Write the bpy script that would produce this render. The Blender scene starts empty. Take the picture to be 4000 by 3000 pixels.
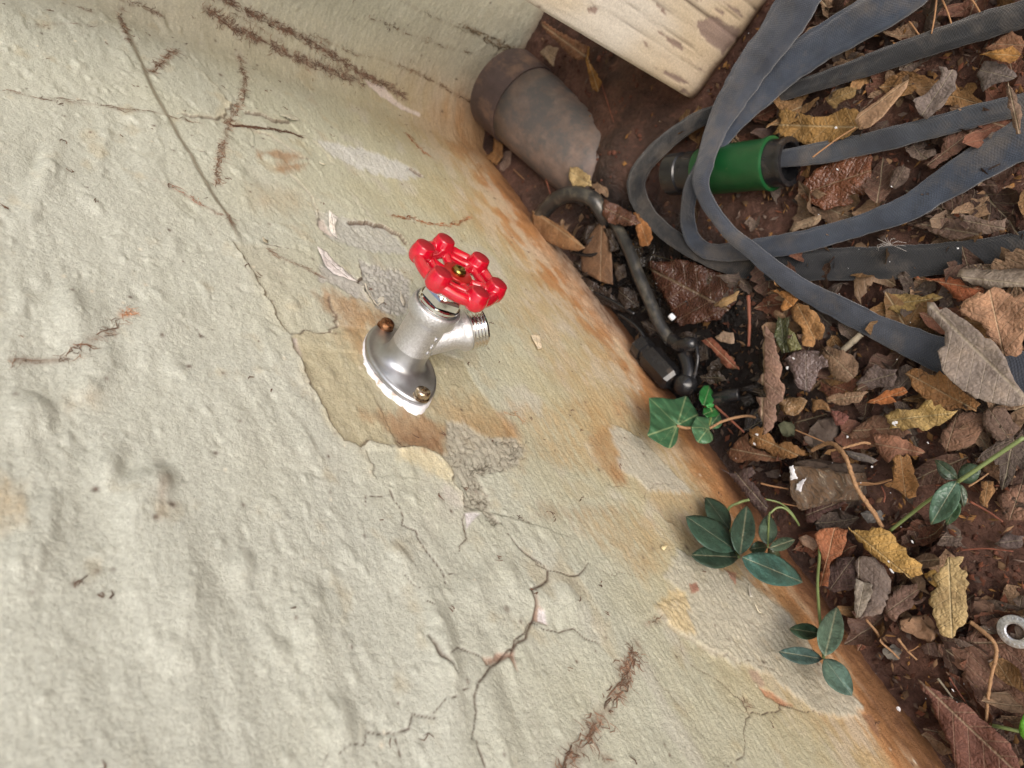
import bpy, bmesh, math, random
import numpy as np
from mathutils import Vector, Matrix
from mathutils.geometry import delaunay_2d_cdt

random.seed(7)
RNG = np.random.default_rng(11)
scene = bpy.context.scene
COL = scene.collection

# ------------------------------------------------------------------ camera
CAM = np.array([0.2540, 0.2264, 0.2177])
ROT = np.array([[0.41857, -0.72037, 0.55305],
                [0.52285, 0.68906, 0.50182],
                [-0.74258, 0.07911, 0.66507]])
FPX = 2800.0
cam_data = bpy.data.cameras.new('camera')
cam = bpy.data.objects.new('camera', cam_data)
COL.objects.link(cam)
cam.matrix_world = Matrix([[*ROT[0], CAM[0]], [*ROT[1], CAM[1]], [*ROT[2], CAM[2]], [0, 0, 0, 1]])
cam_data.sensor_width = 36.0
cam_data.lens = 36.0 * FPX / 4000.0
cam_data.clip_start = 0.01
cam_data.clip_end = 400.0
cam_data.dof.use_dof = True
cam_data.dof.focus_distance = 0.385
cam_data.dof.aperture_fstop = 13.0
scene.camera = cam

# ------------------------------------------------------------------ light
SUN = Vector((0.60, 0.58, 0.58)).normalized()
world = bpy.data.worlds.new('World')
scene.world = world
world.use_nodes = True
wn = world.node_tree.nodes
sky = wn.new('ShaderNodeTexSky')
sky.sky_type = 'NISHITA'
sky.sun_disc = False
sky.sun_elevation = math.asin(SUN.z)
sky.sun_rotation = math.atan2(SUN.x, SUN.y)
sky.dust_density = 4.0
sky.air_density = 0.8
sky.ozone_density = 0.6
wn['Background'].inputs[1].default_value = 0.15
world.node_tree.links.new(sky.outputs[0], wn['Background'].inputs[0])
sun_data = bpy.data.lights.new('sun', 'SUN')
sun_data.energy = 1.4
sun_data.angle = math.radians(36)
sun_data.color = (1.0, 0.985, 0.965)
sun_obj = bpy.data.objects.new('sun', sun_data)
COL.objects.link(sun_obj)
sun_obj.rotation_euler = SUN.to_track_quat('Z', 'Y').to_euler()
scene.view_settings.view_transform = 'Standard'
scene.view_settings.look = 'None'
scene.view_settings.gamma = 1.0
scene.view_settings.exposure = 0.25
scene.cycles.max_bounces = 6
scene.cycles.diffuse_bounces = 3
scene.cycles.glossy_bounces = 3

# ------------------------------------------------------------------ helpers
ZG = -0.256          # soil level
XC, RC = -0.400, 0.055   # side wall plane and radius of the rounded inside corner


def lin(c):
    c = np.asarray(c, float) / 255.0
    return np.where(c <= 0.04045, c / 12.92, ((c + 0.055) / 1.055) ** 2.4)


def ray(px, py):
    return ROT @ np.array([(px - 2000) / FPX, -(py - 1500) / FPX, -1.0])


def G(px, py, h=0.0):
    r = ray(px, py)
    return CAM + r * ((ZG + h - CAM[2]) / r[2])


def Y(px, py, y=0.0):
    r = ray(px, py)
    return CAM + r * ((y - CAM[1]) / r[1])


def proj(p):
    q = ROT.T @ (np.asarray(p) - CAM)
    return np.array([2000 + FPX * q[0] / -q[2], 1500 - FPX * q[1] / -q[2]])


def crop(ox, oy, s):
    return lambda *pts: [(ox + x / s, oy + y / s) for x, y in pts]


cA = crop(1800, 0, 2.011); cB = crop(2900, 0, 2.011); cQ = crop(1900, 600, 1.659)
cD = crop(2900, 800, 2.011); cE = crop(2400, 1500, 2.011); cG = crop(3000, 1600, 2.212)
cK = crop(2900, 2175, 2.011); cZ = crop(3400, 1000, 2.37); cY = crop(2850, 1100, 2.765)
cX = crop(3300, 2300, 2.37); cH = crop(2400, 0, 1.509); cP = crop(1700, 0, 2.37)
w1 = crop(0, 0, 2.011); w2 = crop(900, 0, 2.011); w3 = crop(0, 800, 2.011)
w4 = crop(0, 1600, 2.011); w5 = crop(1000, 1600, 2.011); w6 = crop(1000, 2175, 2.011)
w7 = crop(2000, 2175, 2.011); w8 = crop(1000, 800, 2.458); w9 = crop(2000, 1600, 2.37)

PERM = RNG.permutation(512)


def perlin(x, y, seed=0):
    x = np.asarray(x, float); y = np.asarray(y, float)
    xi = np.floor(x).astype(int); yi = np.floor(y).astype(int)
    xf = x - xi; yf = y - yi
    u = xf * xf * xf * (xf * (xf * 6 - 15) + 10); v = yf * yf * yf * (yf * (yf * 6 - 15) + 10)

    def g(ix, iy, dx, dy):
        h = PERM[(PERM[(ix + seed * 37) & 511] + iy) & 511] * (2 * math.pi / 512)
        return np.cos(h) * dx + np.sin(h) * dy
    a = g(xi, yi, xf, yf); b = g(xi + 1, yi, xf - 1, yf)
    c = g(xi, yi + 1, xf, yf - 1); d = g(xi + 1, yi + 1, xf - 1, yf - 1)
    return 1.5 * (a + u * (b - a) + v * (c - a + u * (a - b - c + d)))


def fbm(x, y, o=4, seed=0, gain=0.5):
    s = 0; a = 1.0; t = 0
    for i in range(o):
        s = s + a * perlin(x * 2 ** i, y * 2 ** i, seed + i); t += a; a *= gain
    return s / t


def sst(a, b, x):
    t = np.clip((x - a) / (b - a), 0, 1)
    return t * t * (3 - 2 * t)


def mix(a, b, t):
    return a + (b - a) * (t[:, None] if np.ndim(t) == 1 else t)


def new_mesh(name, V, F, mat=None, parent=None, smooth=True, colors=None, extra=None, uvs=None):
    me = bpy.data.meshes.new(name)
    V = np.asarray(V, float)
    if isinstance(F, np.ndarray):
        k = F.shape[1]; n = len(F)
        me.vertices.add(len(V)); me.vertices.foreach_set('co', V.astype(np.float32).ravel())
        me.loops.add(n * k); me.loops.foreach_set('vertex_index', F.astype(np.int32).ravel())
        me.polygons.add(n); me.polygons.foreach_set('loop_start', np.arange(0, n * k, k, dtype=np.int32))
        me.update(calc_edges=True)
    else:
        me.from_pydata(V.tolist(), [], F)
    if smooth:
        me.polygons.foreach_set('use_smooth', np.ones(len(me.polygons), bool))
    if colors is not None:
        at = me.color_attributes.new('col', 'FLOAT_COLOR', 'POINT')
        at.data.foreach_set('color', np.concatenate([colors, np.ones((len(V), 1))], 1).astype(np.float32).ravel())
    for nm, vals in (extra or {}).items():
        at = me.attributes.new(nm, 'FLOAT', 'POINT')
        at.data.foreach_set('value', np.asarray(vals, np.float32))
    if uvs is not None:
        uv = me.uv_layers.new(name='UVMap')
        li = np.empty(len(me.loops), np.int32); me.loops.foreach_get('vertex_index', li)
        uv.data.foreach_set('uv', np.asarray(uvs, np.float32)[li].ravel())
    me.update()
    o = bpy.data.objects.new(name, me)
    COL.objects.link(o)
    if mat:
        me.materials.append(mat)
    if parent is not None:
        o.parent = parent
    return o


def tag(o, label, cat, group=None, kind=None):
    if label: o['label'] = label
    if cat: o['category'] = cat
    if group: o['group'] = group
    if kind: o['kind'] = kind
    return o


def empty(name, loc, label, cat, group=None):
    o = bpy.data.objects.new(name, None)
    o.empty_display_size = 0.01
    COL.objects.link(o)
    o.location = loc
    return tag(o, label, cat, group)


def under(o, parent):
    """parent keeping the world place (the parent is an unrotated empty)"""
    o.parent = parent
    o.matrix_parent_inverse = Matrix.Translation(-Vector(parent.location))
    return o


# ------------------------------------------------------------------ materials
def material(name):
    m = bpy.data.materials.new(name)
    m.use_nodes = True
    return m, m.node_tree.nodes, m.node_tree.links, m.node_tree.nodes['Principled BSDF']


def setv(b, **k):
    for a, v in k.items():
        b.inputs[a.replace('_', ' ')].default_value = v


def noise_node(n, l, scale, detail=4, rough=0.6, coord='Object', vec=None):
    t = n.new('ShaderNodeTexNoise'); t.inputs['Scale'].default_value = scale
    t.inputs['Detail'].default_value = detail; t.inputs['Roughness'].default_value = rough
    if vec is None:
        tc = n.new('ShaderNodeTexCoord'); vec = tc.outputs[coord]
    l.new(vec, t.inputs['Vector'])
    return t


def math_node(n, l, op, a, b=None, clamp=False):
    m = n.new('ShaderNodeMath'); m.operation = op; m.use_clamp = clamp
    for i, v in enumerate((a, b)):
        if v is None: continue
        if isinstance(v, (int, float)): m.inputs[i].default_value = v
        else: l.new(v, m.inputs[i])
    return m.outputs[0]


def ramp(n, l, fac, stops):
    r = n.new('ShaderNodeValToRGB'); e = r.color_ramp.elements
    while len(e) < len(stops): e.new(0.5)
    for el, (p, c) in zip(e, stops):
        el.position = p; el.color = (*c, 1) if len(c) == 3 else c
    l.new(fac, r.inputs[0])
    return r.outputs[0]


def mixc(n, l, fac, a, b, mode='MIX'):
    m = n.new('ShaderNodeMix'); m.data_type = 'RGBA'; m.blend_type = mode
    for sock, v in ((m.inputs[0], fac), (m.inputs[6], a), (m.inputs[7], b)):
        if isinstance(v, (int, float)): sock.default_value = v
        elif isinstance(v, (tuple, list, np.ndarray)): sock.default_value = (*[float(q) for q in v][:3], 1)
        else: l.new(v, sock)
    return m.outputs[2]


def bump(n, l, b, height, strength, dist, normal=None):
    bp = n.new('ShaderNodeBump'); bp.inputs['Strength'].default_value = strength
    bp.inputs['Distance'].default_value = dist
    l.new(height, bp.inputs['Height'])
    if normal is not None: l.new(normal, bp.inputs['Normal'])
    l.new(bp.outputs[0], b.inputs['Normal'])
    return bp.outputs[0]


def attr(n, name):
    a = n.new('ShaderNodeAttribute'); a.attribute_name = name
    return a


def mat_vcol(name, rough, nscale, namp, bscale, bstr, bdist, spec=0.3, wet=False):
    m, n, l, b = material(name)
    a = attr(n, 'col')
    t = noise_node(n, l, nscale, 5, 0.65)
    f = ramp(n, l, t.outputs[0], [(0.25, (1 - namp,) * 3), (0.75, (1 + namp,) * 3)])
    c = mixc(n, l, 1.0, a.outputs[0], f, 'MULTIPLY')
    l.new(c, b.inputs['Base Color'])
    setv(b, Roughness=rough)
    b.inputs['Specular IOR Level'].default_value = spec
    t2 = noise_node(n, l, bscale, 6, 0.7)
    bump(n, l, b, t2.outputs[0], bstr, bdist)
    if wet:
        w = attr(n, 'wet')
        r = n.new('ShaderNodeMapRange'); r.inputs[3].default_value = rough; r.inputs[4].default_value = 0.2
        l.new(w.outputs['Fac'], r.inputs[0]); l.new(r.outputs[0], b.inputs['Roughness'])
        r2 = n.new('ShaderNodeMapRange'); r2.inputs[3].default_value = spec; r2.inputs[4].default_value = 0.6
        l.new(w.outputs['Fac'], r2.inputs[0]); l.new(r2.outputs[0], b.inputs['Specular IOR Level'])
    return m


M = {}
M['wall'] = mat_vcol('aged_masonry_paint', 0.56, 760, 0.2, 850, 0.75, 0.0010, spec=0.45)
M['soil'] = mat_vcol('red_clay_soil', 0.9, 260, 0.4, 380, 1.0, 0.0034, wet=True)
M['hair'] = mat_vcol('dry_rootlets', 0.9, 800, 0.3, 900, 0.2, 0.0003)


def mat_plain(name, rgb, rough=0.6, metallic=0.0, spec=0.5, nscale=200, namp=0.12, bscale=400, bstr=0.2, bdist=0.0004,
              dirt=None, dirt_rgb=None, dirt_scale=60, coat=0.0):
    m, n, l, b = material(name)
    base = lin(rgb)
    t = noise_node(n, l, nscale, 4)
    f = ramp(n, l, t.outputs[0], [(0.3, (1 - namp,) * 3), (0.7, (1 + namp,) * 3)])
    c = mixc(n, l, 1.0, base, f, 'MULTIPLY')
    if dirt:
        t3 = noise_node(n, l, dirt_scale, 6, 0.7)
        k = ramp(n, l, t3.outputs[0], [(dirt[0], (0, 0, 0)), (dirt[1], (1, 1, 1))])
        c = mixc(n, l, k, c, lin(dirt_rgb))
    l.new(c, b.inputs['Base Color'])
    setv(b, Roughness=rough, Metallic=metallic)
    b.inputs['Specular IOR Level'].default_value = spec
    b.inputs['Coat Weight'].default_value = coat
    b.inputs['Coat Roughness'].default_value = 0.04
    if bstr:
        t2 = noise_node(n, l, bscale, 4, 0.6)
        bump(n, l, b, t2.outputs[0], bstr, bdist)
    return m


M['cast'] = mat_plain('satin_cast_brass_nickel', (216, 218, 221), 0.5, 1.0, nscale=900, namp=0.14, bscale=1100, bstr=0.7, bdist=0.0005)
M['flange'] = mat_plain('worn_flange_metal', (186, 189, 193), 0.42, 1.0, nscale=120, namp=0.15, bscale=1500, bstr=0.18, bdist=0.0002)
M['chrome'] = mat_plain('polished_chrome', (225, 225, 222), 0.07, 1.0, nscale=300, namp=0.03, bstr=0)
M['brass'] = mat_plain('brass_screw', (150, 130, 70), 0.2, 1.0, nscale=700, namp=0.2, bscale=600, bstr=0.3, bdist=0.0004)
M['rusty'] = mat_plain('rusty_screw', (150, 108, 75), 0.35, 0.8, nscale=500, namp=0.4, bscale=500, bstr=0.9, bdist=0.0008,
                       dirt=(0.45, 0.6), dirt_rgb=(70, 36, 20), dirt_scale=350)
M['screwb'] = mat_plain('tarnished_screw', (205, 190, 165), 0.18, 1.0, nscale=500, namp=0.3, bscale=450, bstr=0.7, bdist=0.0008,
                        dirt=(0.5, 0.62), dirt_rgb=(80, 58, 35), dirt_scale=300)
M['red'] = mat_plain('red_enamel', (186, 5, 36), 0.18, 0, 0.6, nscale=260, namp=0.14, bscale=220, bstr=0.12, bdist=0.0008, coat=0.8)
M['redtop'] = mat_plain('flat_red_enamel', (150, 10, 30), 0.5, 0, 0.5, nscale=300, namp=0.05, bstr=0)
M['disc'] = mat_plain('red_printed_disc', (165, 30, 28), 0.3, 0.2, 0.5, nscale=300, namp=0.05, bstr=0)
M['print'] = mat_plain('pale_print', (205, 150, 140), 0.5, 0.0, bstr=0)
M['caulk'] = mat_plain('white_caulk', (225, 226, 232), 0.5, 0, 0.4, nscale=150, namp=0.05, bscale=300, bstr=0.5, bdist=0.001,
                       dirt=(0.52, 0.66), dirt_rgb=(182, 165, 148), dirt_scale=140)
M['black'] = mat_plain('black_plastic', (30, 30, 32), 0.25, 0, 0.5, nscale=200, namp=0.2, bstr=0.1, dirt=(0.55, 0.75), dirt_rgb=(85, 75, 68), dirt_scale=70)
M['tube'] = mat_plain('weathered_black_tubing', (46, 46, 46), 0.3, 0, 0.5, nscale=150, namp=0.25, bstr=0.2, dirt=(0.5, 0.72), dirt_rgb=(104, 98, 86), dirt_scale=60)
M['greyfit'] = mat_plain('grey_plastic_fitting', (96, 100, 104), 0.5, 0, 0.5, dirt=(0.5, 0.7), dirt_rgb=(140, 120, 95), dirt_scale=90)
M['green'] = mat_plain('green_plastic', (22, 78, 40), 0.38, 0, 0.5, nscale=150, namp=0.1, bstr=0.1, dirt=(0.62, 0.8), dirt_rgb=(120, 110, 85), dirt_scale=120)
M['pipe'] = mat_plain('muddy_clay_pipe', (122, 106, 98), 0.55, 0, 0.35, nscale=80, namp=0.25, bscale=250, bstr=0.35, bdist=0.0012,
                      dirt=(0.42, 0.6), dirt_rgb=(96, 92, 91), dirt_scale=48)
M['collar'] = mat_plain('dark_pipe_collar', (84, 70, 67), 0.6, 0, 0.35, nscale=80, namp=0.2, bscale=250, bstr=0.35, bdist=0.001,
                        dirt=(0.5, 0.66), dirt_rgb=(125, 100, 85), dirt_scale=30)
M['clay'] = mat_plain('dried_clay_smear', (165, 120, 90), 0.9, 0, 0.2, bscale=500, bstr=0.6, bdist=0.001)
M['washer'] = mat_plain('galvanised_washer', (190, 192, 196), 0.4, 0.85, nscale=500, namp=0.35, bscale=900, bstr=0.4, bdist=0.0004)
M['white'] = mat_plain('white_plastic', (222, 226, 232), 0.4, bstr=0)
M['fleck'] = mat_plain('white_paint_fleck', (205, 205, 208), 0.6, bstr=0.2)
M['stem'] = mat_plain('green_stem', (112, 126, 78), 0.5, bstr=0.1)
M['dryvine'] = mat_plain('tan_root', (148, 114, 82), 0.8, nscale=500, namp=0.3, bscale=700, bstr=0.6, bdist=0.0008)
M['stick'] = mat_plain('reddish_stick', (120, 70, 52), 0.7, nscale=300, namp=0.3, bstr=0.4)
M['greystick'] = mat_plain('grey_stick', (140, 130, 112), 0.8, nscale=300, namp=0.25, bstr=0.4)
M['needle'] = mat_plain('dry_needle', (150, 112, 78), 0.8, bstr=0)
M['fluff'] = mat_plain('seed_fluff', (200, 195, 190), 0.6, bstr=0)


def mat_obj(name, rough=0.75, spec=0.3, vein=0.5, spots=0.5, rel=0.0030, nvein=7.0):
    """leaf material: colour from the object's own colour, veins and spots on top"""
    m, n, l, b = material(name)
    oi = n.new('ShaderNodeObjectInfo')
    tc = n.new('ShaderNodeTexCoord')
    off = n.new('ShaderNodeVectorMath'); off.operation = 'ADD'
    l.new(tc.outputs['Object'], off.inputs[0])
    mul = n.new('ShaderNodeVectorMath'); mul.operation = 'SCALE'; mul.inputs['Scale'].default_value = 3.0
    cmb = n.new('ShaderNodeCombineXYZ')
    for i in range(3): l.new(oi.outputs['Random'], cmb.inputs[i])
    l.new(cmb.outputs[0], mul.inputs[0]); l.new(mul.outputs[0], off.inputs[1])
    v = off.outputs[0]
    t1 = noise_node(n, l, 55, 5, 0.65, vec=v)
    c = mixc(n, l, 1.0, oi.outputs['Color'], ramp(n, l, t1.outputs[0], [(0.28, (0.55, 0.5, 0.48)), (0.5, (1, 1, 1)), (0.75, (1.35, 1.3, 1.2))]), 'MULTIPLY')
    t2 = noise_node(n, l, 240, 5, 0.7, vec=v)
    c = mixc(n, l, 1.0, c, ramp(n, l, t2.outputs[0], [(0.3, (0.78,) * 3), (0.7, (1.18,) * 3)]), 'MULTIPLY')
    t3 = noise_node(n, l, 130, 3, 0.5, vec=v)
    sp = ramp(n, l, t3.outputs[0], [(0.66, (0, 0, 0)), (0.72, (spots,) * 3)])
    c = mixc(n, l, sp, c, (0.03, 0.018, 0.012))
    uv = n.new('ShaderNodeUVMap'); sx = n.new('ShaderNodeSeparateXYZ'); l.new(uv.outputs[0], sx.inputs[0])
    av = math_node(n, l, 'ABSOLUTE', sx.outputs[1])
    ph = math_node(n, l, 'SUBTRACT', math_node(n, l, 'MULTIPLY', sx.outputs[0], nvein), math_node(n, l, 'MULTIPLY', av, nvein * 0.8))
    fr = math_node(n, l, 'ABSOLUTE', math_node(n, l, 'SUBTRACT', math_node(n, l, 'FRACT', ph), 0.5))
    sec = math_node(n, l, 'MULTIPLY', math_node(n, l, 'SUBTRACT', 0.07, fr), 14.0, True)
    mid = math_node(n, l, 'MULTIPLY', math_node(n, l, 'SUBTRACT', 0.016, av), 80.0, True)
    vn = math_node(n, l, 'MAXIMUM', math_node(n, l, 'MULTIPLY', sec, 0.55), mid)
    vf = math_node(n, l, 'MULTIPLY', vn, vein)
    light = mixc(n, l, 0.45, c, (0.62, 0.55, 0.36))
    c = mixc(n, l, vf, c, light)
    vo = n.new('ShaderNodeTexVoronoi'); vo.feature = 'DISTANCE_TO_EDGE'; vo.inputs['Scale'].default_value = 330
    l.new(v, vo.inputs['Vector'])
    net = math_node(n, l, 'MULTIPLY', vo.outputs['Distance'], 3.0, True)
    if vein > 0:
        c = mixc(n, l, 1.0, c, ramp(n, l, net, [(0.0, (1 - 0.3 * vein,) * 3), (0.5, (1, 1, 1))]), 'MULTIPLY')
    l.new(c, b.inputs['Base Color'])
    setv(b, Roughness=rough)
    b.inputs['Specular IOR Level'].default_value = spec
    h = math_node(n, l, 'ADD', math_node(n, l, 'MULTIPLY', vn, -0.5), t2.outputs[0])
    h = math_node(n, l, 'ADD', h, math_node(n, l, 'MULTIPLY', t1.outputs[0], 1.6))
    h = math_node(n, l, 'ADD', h, math_node(n, l, 'MULTIPLY', net, 0.35 if vein else 0.0))
    bump(n, l, b, h, 0.6, rel)
    return m


M['leaf'] = mat_obj('dry_leaf', rel=0.0022)
M['leaf_spot'] = mat_obj('spotted_dry_leaf', spots=0.95)
M['leaf_smooth'] = mat_obj('smooth_dry_leaf', 0.6, 0.4, vein=0.35, spots=0.35, rel=0.0014, nvein=9)
M['leaf_wet'] = mat_obj('wet_leaf', 0.2, 0.6, vein=0.3, spots=0.5)
M['peri'] = mat_obj('evergreen_leaf', 0.34, 0.5, vein=0.55, spots=0.05, rel=0.0008, nvein=0.0)
M['flake'] = mat_obj('paint_flake', 0.7, 0.3, vein=0.0, spots=0.1)
M['stone'] = mat_obj('stone', 0.8, 0.3, vein=0.0, spots=0.5)


def mat_rock():
    m, n, l, b = material('layered_rock')
    tc = n.new('ShaderNodeTexCoord'); mp = n.new('ShaderNodeMapping')
    mp.inputs['Scale'].default_value = (0.25, 1.0, 1.6); mp.inputs['Rotation'].default_value = (0.3, 0.2, -0.85)
    l.new(tc.outputs['Object'], mp.inputs[0])
    t = noise_node(n, l, 260, 6, 0.7, vec=mp.outputs[0])
    c = ramp(n, l, t.outputs[0], [(0.30, lin((58, 50, 44))), (0.45, lin((118, 92, 68))), (0.56, lin((104, 90, 78))), (0.68, lin((186, 168, 142)))])
    l.new(c, b.inputs['Base Color']); setv(b, Roughness=0.7)
    t2 = noise_node(n, l, 420, 5, 0.7)
    bump(n, l, b, math_node(n, l, 'ADD', t.outputs[0], math_node(n, l, 'MULTIPLY', t2.outputs[0], 0.5)), 0.9, 0.004)
    return m


M['rock'] = mat_rock()

# ------------------------------------------------------------------ wall
# horizontal coordinate s: equals x along the tap wall, then runs round the corner and out along the side wall
S_ARC = XC + RC
S_END = S_ARC - RC * math.pi / 2


def wall_frame(s):
    s = np.asarray(s, float)
    phi = np.clip((S_ARC - s) / RC, 0, math.pi / 2)
    x = np.where(s >= S_ARC, s, S_ARC - RC * np.sin(phi))
    y = np.where(s >= S_ARC, 0.0, RC - RC * np.cos(phi))
    y = np.where(s < S_END, RC + (S_END - s), y)
    return x, y, np.sin(phi), np.cos(phi)


def pix2sz(px, py):
    r = ray(px, py)
    p = CAM + r * (-CAM[1] / r[1]) if r[1] < -1e-6 else None
    if p is not None and p[0] >= S_ARC:
        return p[0], p[2]
    prev = 0.1
    for t in np.arange(0.1, 1.4, 0.002):
        q = CAM + r * t
        a, b = q[0] - XC, q[1]
        d = RC - math.hypot(RC - a, RC - b) if (a < RC and b < RC) else min(a, b)
        if d <= 0:
            break
    a, b = q[0] - XC, q[1]
    if a < RC and b < RC:
        s = S_ARC - RC * math.atan2(RC - a, RC - b)
    elif b >= RC:
        s = S_END - (b - RC)
    else:
        s = q[0]
    return s, q[2]


def WP(pts):
    return np.array([pix2sz(*p) for p in pts])


def grade(segs):
    out = [segs[0][0]]
    for a, b, st in segs:
        n = max(1, int(round((b - a) / st)))
        out += list(np.linspace(a, b, n + 1)[1:])
    return np.array(out)


gs = grade([(S_END - 1.2, S_END - 0.40, 0.05), (S_END - 0.40, S_END - 0.21, 0.004), (S_END - 0.21, S_ARC, 0.0012), (S_ARC, -0.16, 0.00085),
            (-0.16, 0.26, 0.00068), (0.26, 0.40, 0.0009), (0.40, 0.55, 0.004), (0.55, 1.8, 0.05)])
gz = grade([(-0.36, -0.285, 0.004), (-0.285, -0.10, 0.00085), (-0.10, 0.215, 0.00078), (0.215, 0.36, 0.004), (0.36, 1.6, 0.05)])
NS, NZ = len(gs), len(gz)
S, Z = np.meshgrid(gs, gz, indexing='ij')
S = S.ravel(); Z = Z.ravel()

# relief ----------------------------------------------------------
rough_left = sst(-0.12, 0.06, Z + 0.25 * (S < -10) + 0.05 * fbm(S * 9, Z * 9, 2, 3))
wx = S + 0.02 * fbm(S * 10, Z * 10, 2, 2); wz = Z + 0.012 * fbm(S * 10 + 7, Z * 10, 2, 3)
ridge = 1 - np.abs(fbm(wx * 9, wz * 34, 3, 1)) * 3.2
D = 0.0007 * fbm(S * 20, Z * 26, 3, 1) + 0.0006 * np.clip(ridge, -0.4, 1) * (0.35 + 0.65 * rough_left)
D += 0.0006 * fbm(wx * 18, wz * 45, 2, 5) * (0.4 + 0.6 * rough_left)
D += 0.00020 * (0.35 + 0.9 * rough_left) * fbm(S * 150, Z * 210, 3, 9)
brush = fbm(S * 85, Z * 420, 3, 14)
fine = fbm(S * 230, Z * 680, 2, 17)
D += ((0.00036 - 0.00024 * rough_left) * brush + (0.00018 - 0.0001 * rough_left) * fine) * (0.5 + 0.5 * sst(-0.22, -0.15, Z))
D += 0.00027 * fbm(S * 420, Z * 520, 2, 21)
D += 0.004 * fbm(S * 6, Z * 7, 2, 31) * sst(-0.27, -0.15, Z)
lump = np.clip(fbm(S * 38 + 3, Z * 62, 2, 41) - 0.30, 0, 1)
D += 0.0032 * lump * rough_left
pit = np.clip(fbm(S * 60 + 8, Z * 80, 2, 47) - 0.40, 0, 1)
D -= 0.0028 * pit * rough_left

# colour ----------------------------------------------------------
n1 = fbm(S * 12, Z * 12, 4, 51); n2 = fbm(S * 40, Z * 55, 4, 56); n3 = fbm(S * 30, Z * 160, 4, 61); nb = fbm(S * 26, Z * 50, 5, 66)
sage, pale, olive = lin((182, 182, 162)), lin((192, 196, 189)), lin((173, 159, 122))
t_hi = sst(-0.10, 0.16, Z + 0.10 * n1 + 0.02 * n2 + 0.04 * sst(-0.1, 0.2, S))
C = mix(olive, sage, sst(-0.24, -0.04, Z + 0.07 * n1 + 0.03 * n3)) if False else olive + (sage - olive) * sst(-0.26, -0.02, Z + 0.09 * n1 + 0.03 * n3)[:, None]
C = C + (pale - C) * (t_hi * 0.75)[:, None]
tanm = sst(0.12, 0.5, n2 + 0.5 * n1 - 0.15 * t_hi) * 0.30
C = mix(C, lin((170, 150, 108)), tanm)
greyp = sst(0.1, 0.45, fbm(S * 25 + 5, Z * 40 + 3, 4, 71)) * 0.45 * (1 - t_hi)
C = mix(C, lin((192, 188, 180)), greyp)


def region(pts, margin):
    lo = pts.min(0) - margin; hi = pts.max(0) + margin
    a = np.arange(*np.searchsorted(gs, (lo[0], hi[0]))); b = np.arange(*np.searchsorted(gz, (lo[1], hi[1])))
    return (a[:, None] * NZ + b[None, :]).ravel()


def poly_dist(P, Q):
    """distance, sign (left +) and fraction along the polyline Q for points P"""
    bd = np.full(len(P), 1e9); bs = np.zeros(len(P)); bt = np.zeros(len(P))
    seg = np.linalg.norm(np.diff(Q, axis=0), axis=1); cum = np.concatenate([[0], np.cumsum(seg)])
    for i in range(len(Q) - 1):
        a = Q[i]; d = Q[i + 1] - a; L2 = max(d @ d, 1e-12)
        t = np.clip(((P - a) @ d) / L2, 0, 1)
        v = P - a - t[:, None] * d
        dd = np.hypot(v[:, 0], v[:, 1])
        k = dd < bd
        bd[k] = dd[k]; bs[k] = np.sign(d[0] * v[k, 1] - d[1] * v[k, 0]); bt[k] = (cum[i] + t[k] * seg[i]) / cum[-1]
    return bd, bs, bt


def wiggle(Q, step=0.004, amp=0.0009, seed=0):
    out = []
    r = np.random.default_rng(seed + 5)
    for i in range(len(Q) - 1):
        n = max(1, int(np.linalg.norm(Q[i + 1] - Q[i]) / step))
        for j in range(n):
            out.append(Q[i] + (Q[i + 1] - Q[i]) * j / n + (r.normal(0, amp, 2) if (i or j) else 0))
    out.append(Q[-1])
    return np.array(out)


CR = lin((80, 58, 45))
feat = [0]


def crack(px, width=0.0011, depth=0.0016, col=CR, lip=0.0, taper=True, strength=1.0):
    global D, C
    feat[0] += 1
    Q = wiggle(WP(px), seed=feat[0])
    i = region(Q, 0.012)
    d, sg, t = poly_dist(np.stack([S[i], Z[i]], 1), Q)
    w = 0.48 * width * (0.4 + 0.55 * np.sin(np.pi * np.clip(t, 0.02, 0.98)) if taper else 1.0)
    w = w * (1 + 0.35 * perlin(t * 40, t * 0, feat[0]))
    m = np.exp(-(d / (0.75 * w)) ** 2)
    D[i] += -0.5 * depth * m
    C[i] = mix(C[i], col, np.clip(m * strength * 1.0, 0, 0.92))


def step(px, h=0.0011, low=0.03, lipw=0.004, lip=0.0003, line=0.8, lowcol=None, lowmix=0.4, hicol=None, flip=False):
    """edge of a paint layer; the layer is on the left of the polyline"""
    global D, C
    feat[0] += 1
    Q = wiggle(WP(px), 0.003, 0.0007, feat[0])
    if not flip: Q = Q[::-1]   # the wall is seen from +y, so left and right swap
    i = region(Q, max(low * 1.5, 0.02))
    d, sg, t = poly_dist(np.stack([S[i], Z[i]], 1), Q)
    end = sst(0, 0.06, t) * sst(0, 0.06, 1 - t)
    lo = sg < 0
    D[i] += np.where(lo, -h * np.exp(-(d / low) ** 1.5), lip * np.exp(-d / lipw)) * end
    C[i] = mix(C[i], CR, np.clip(line * 1.15, 0, 1) * np.exp(-((d - 0.0004) / 0.0008) ** 2) * end * (lo | (d < 0.0005)))  # thin shadow under the layer edge, painted in as a dark line
    if lowcol is not None:
        C[i] = mix(C[i], lowcol, lowmix * lo * np.exp(-(d / low) ** 2) * end)
    C[i] = mix(C[i], lin((224, 216, 190)) if hicol is None else hicol, 0.3 * (~lo) * np.exp(-(d / 0.003)) * end)


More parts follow.
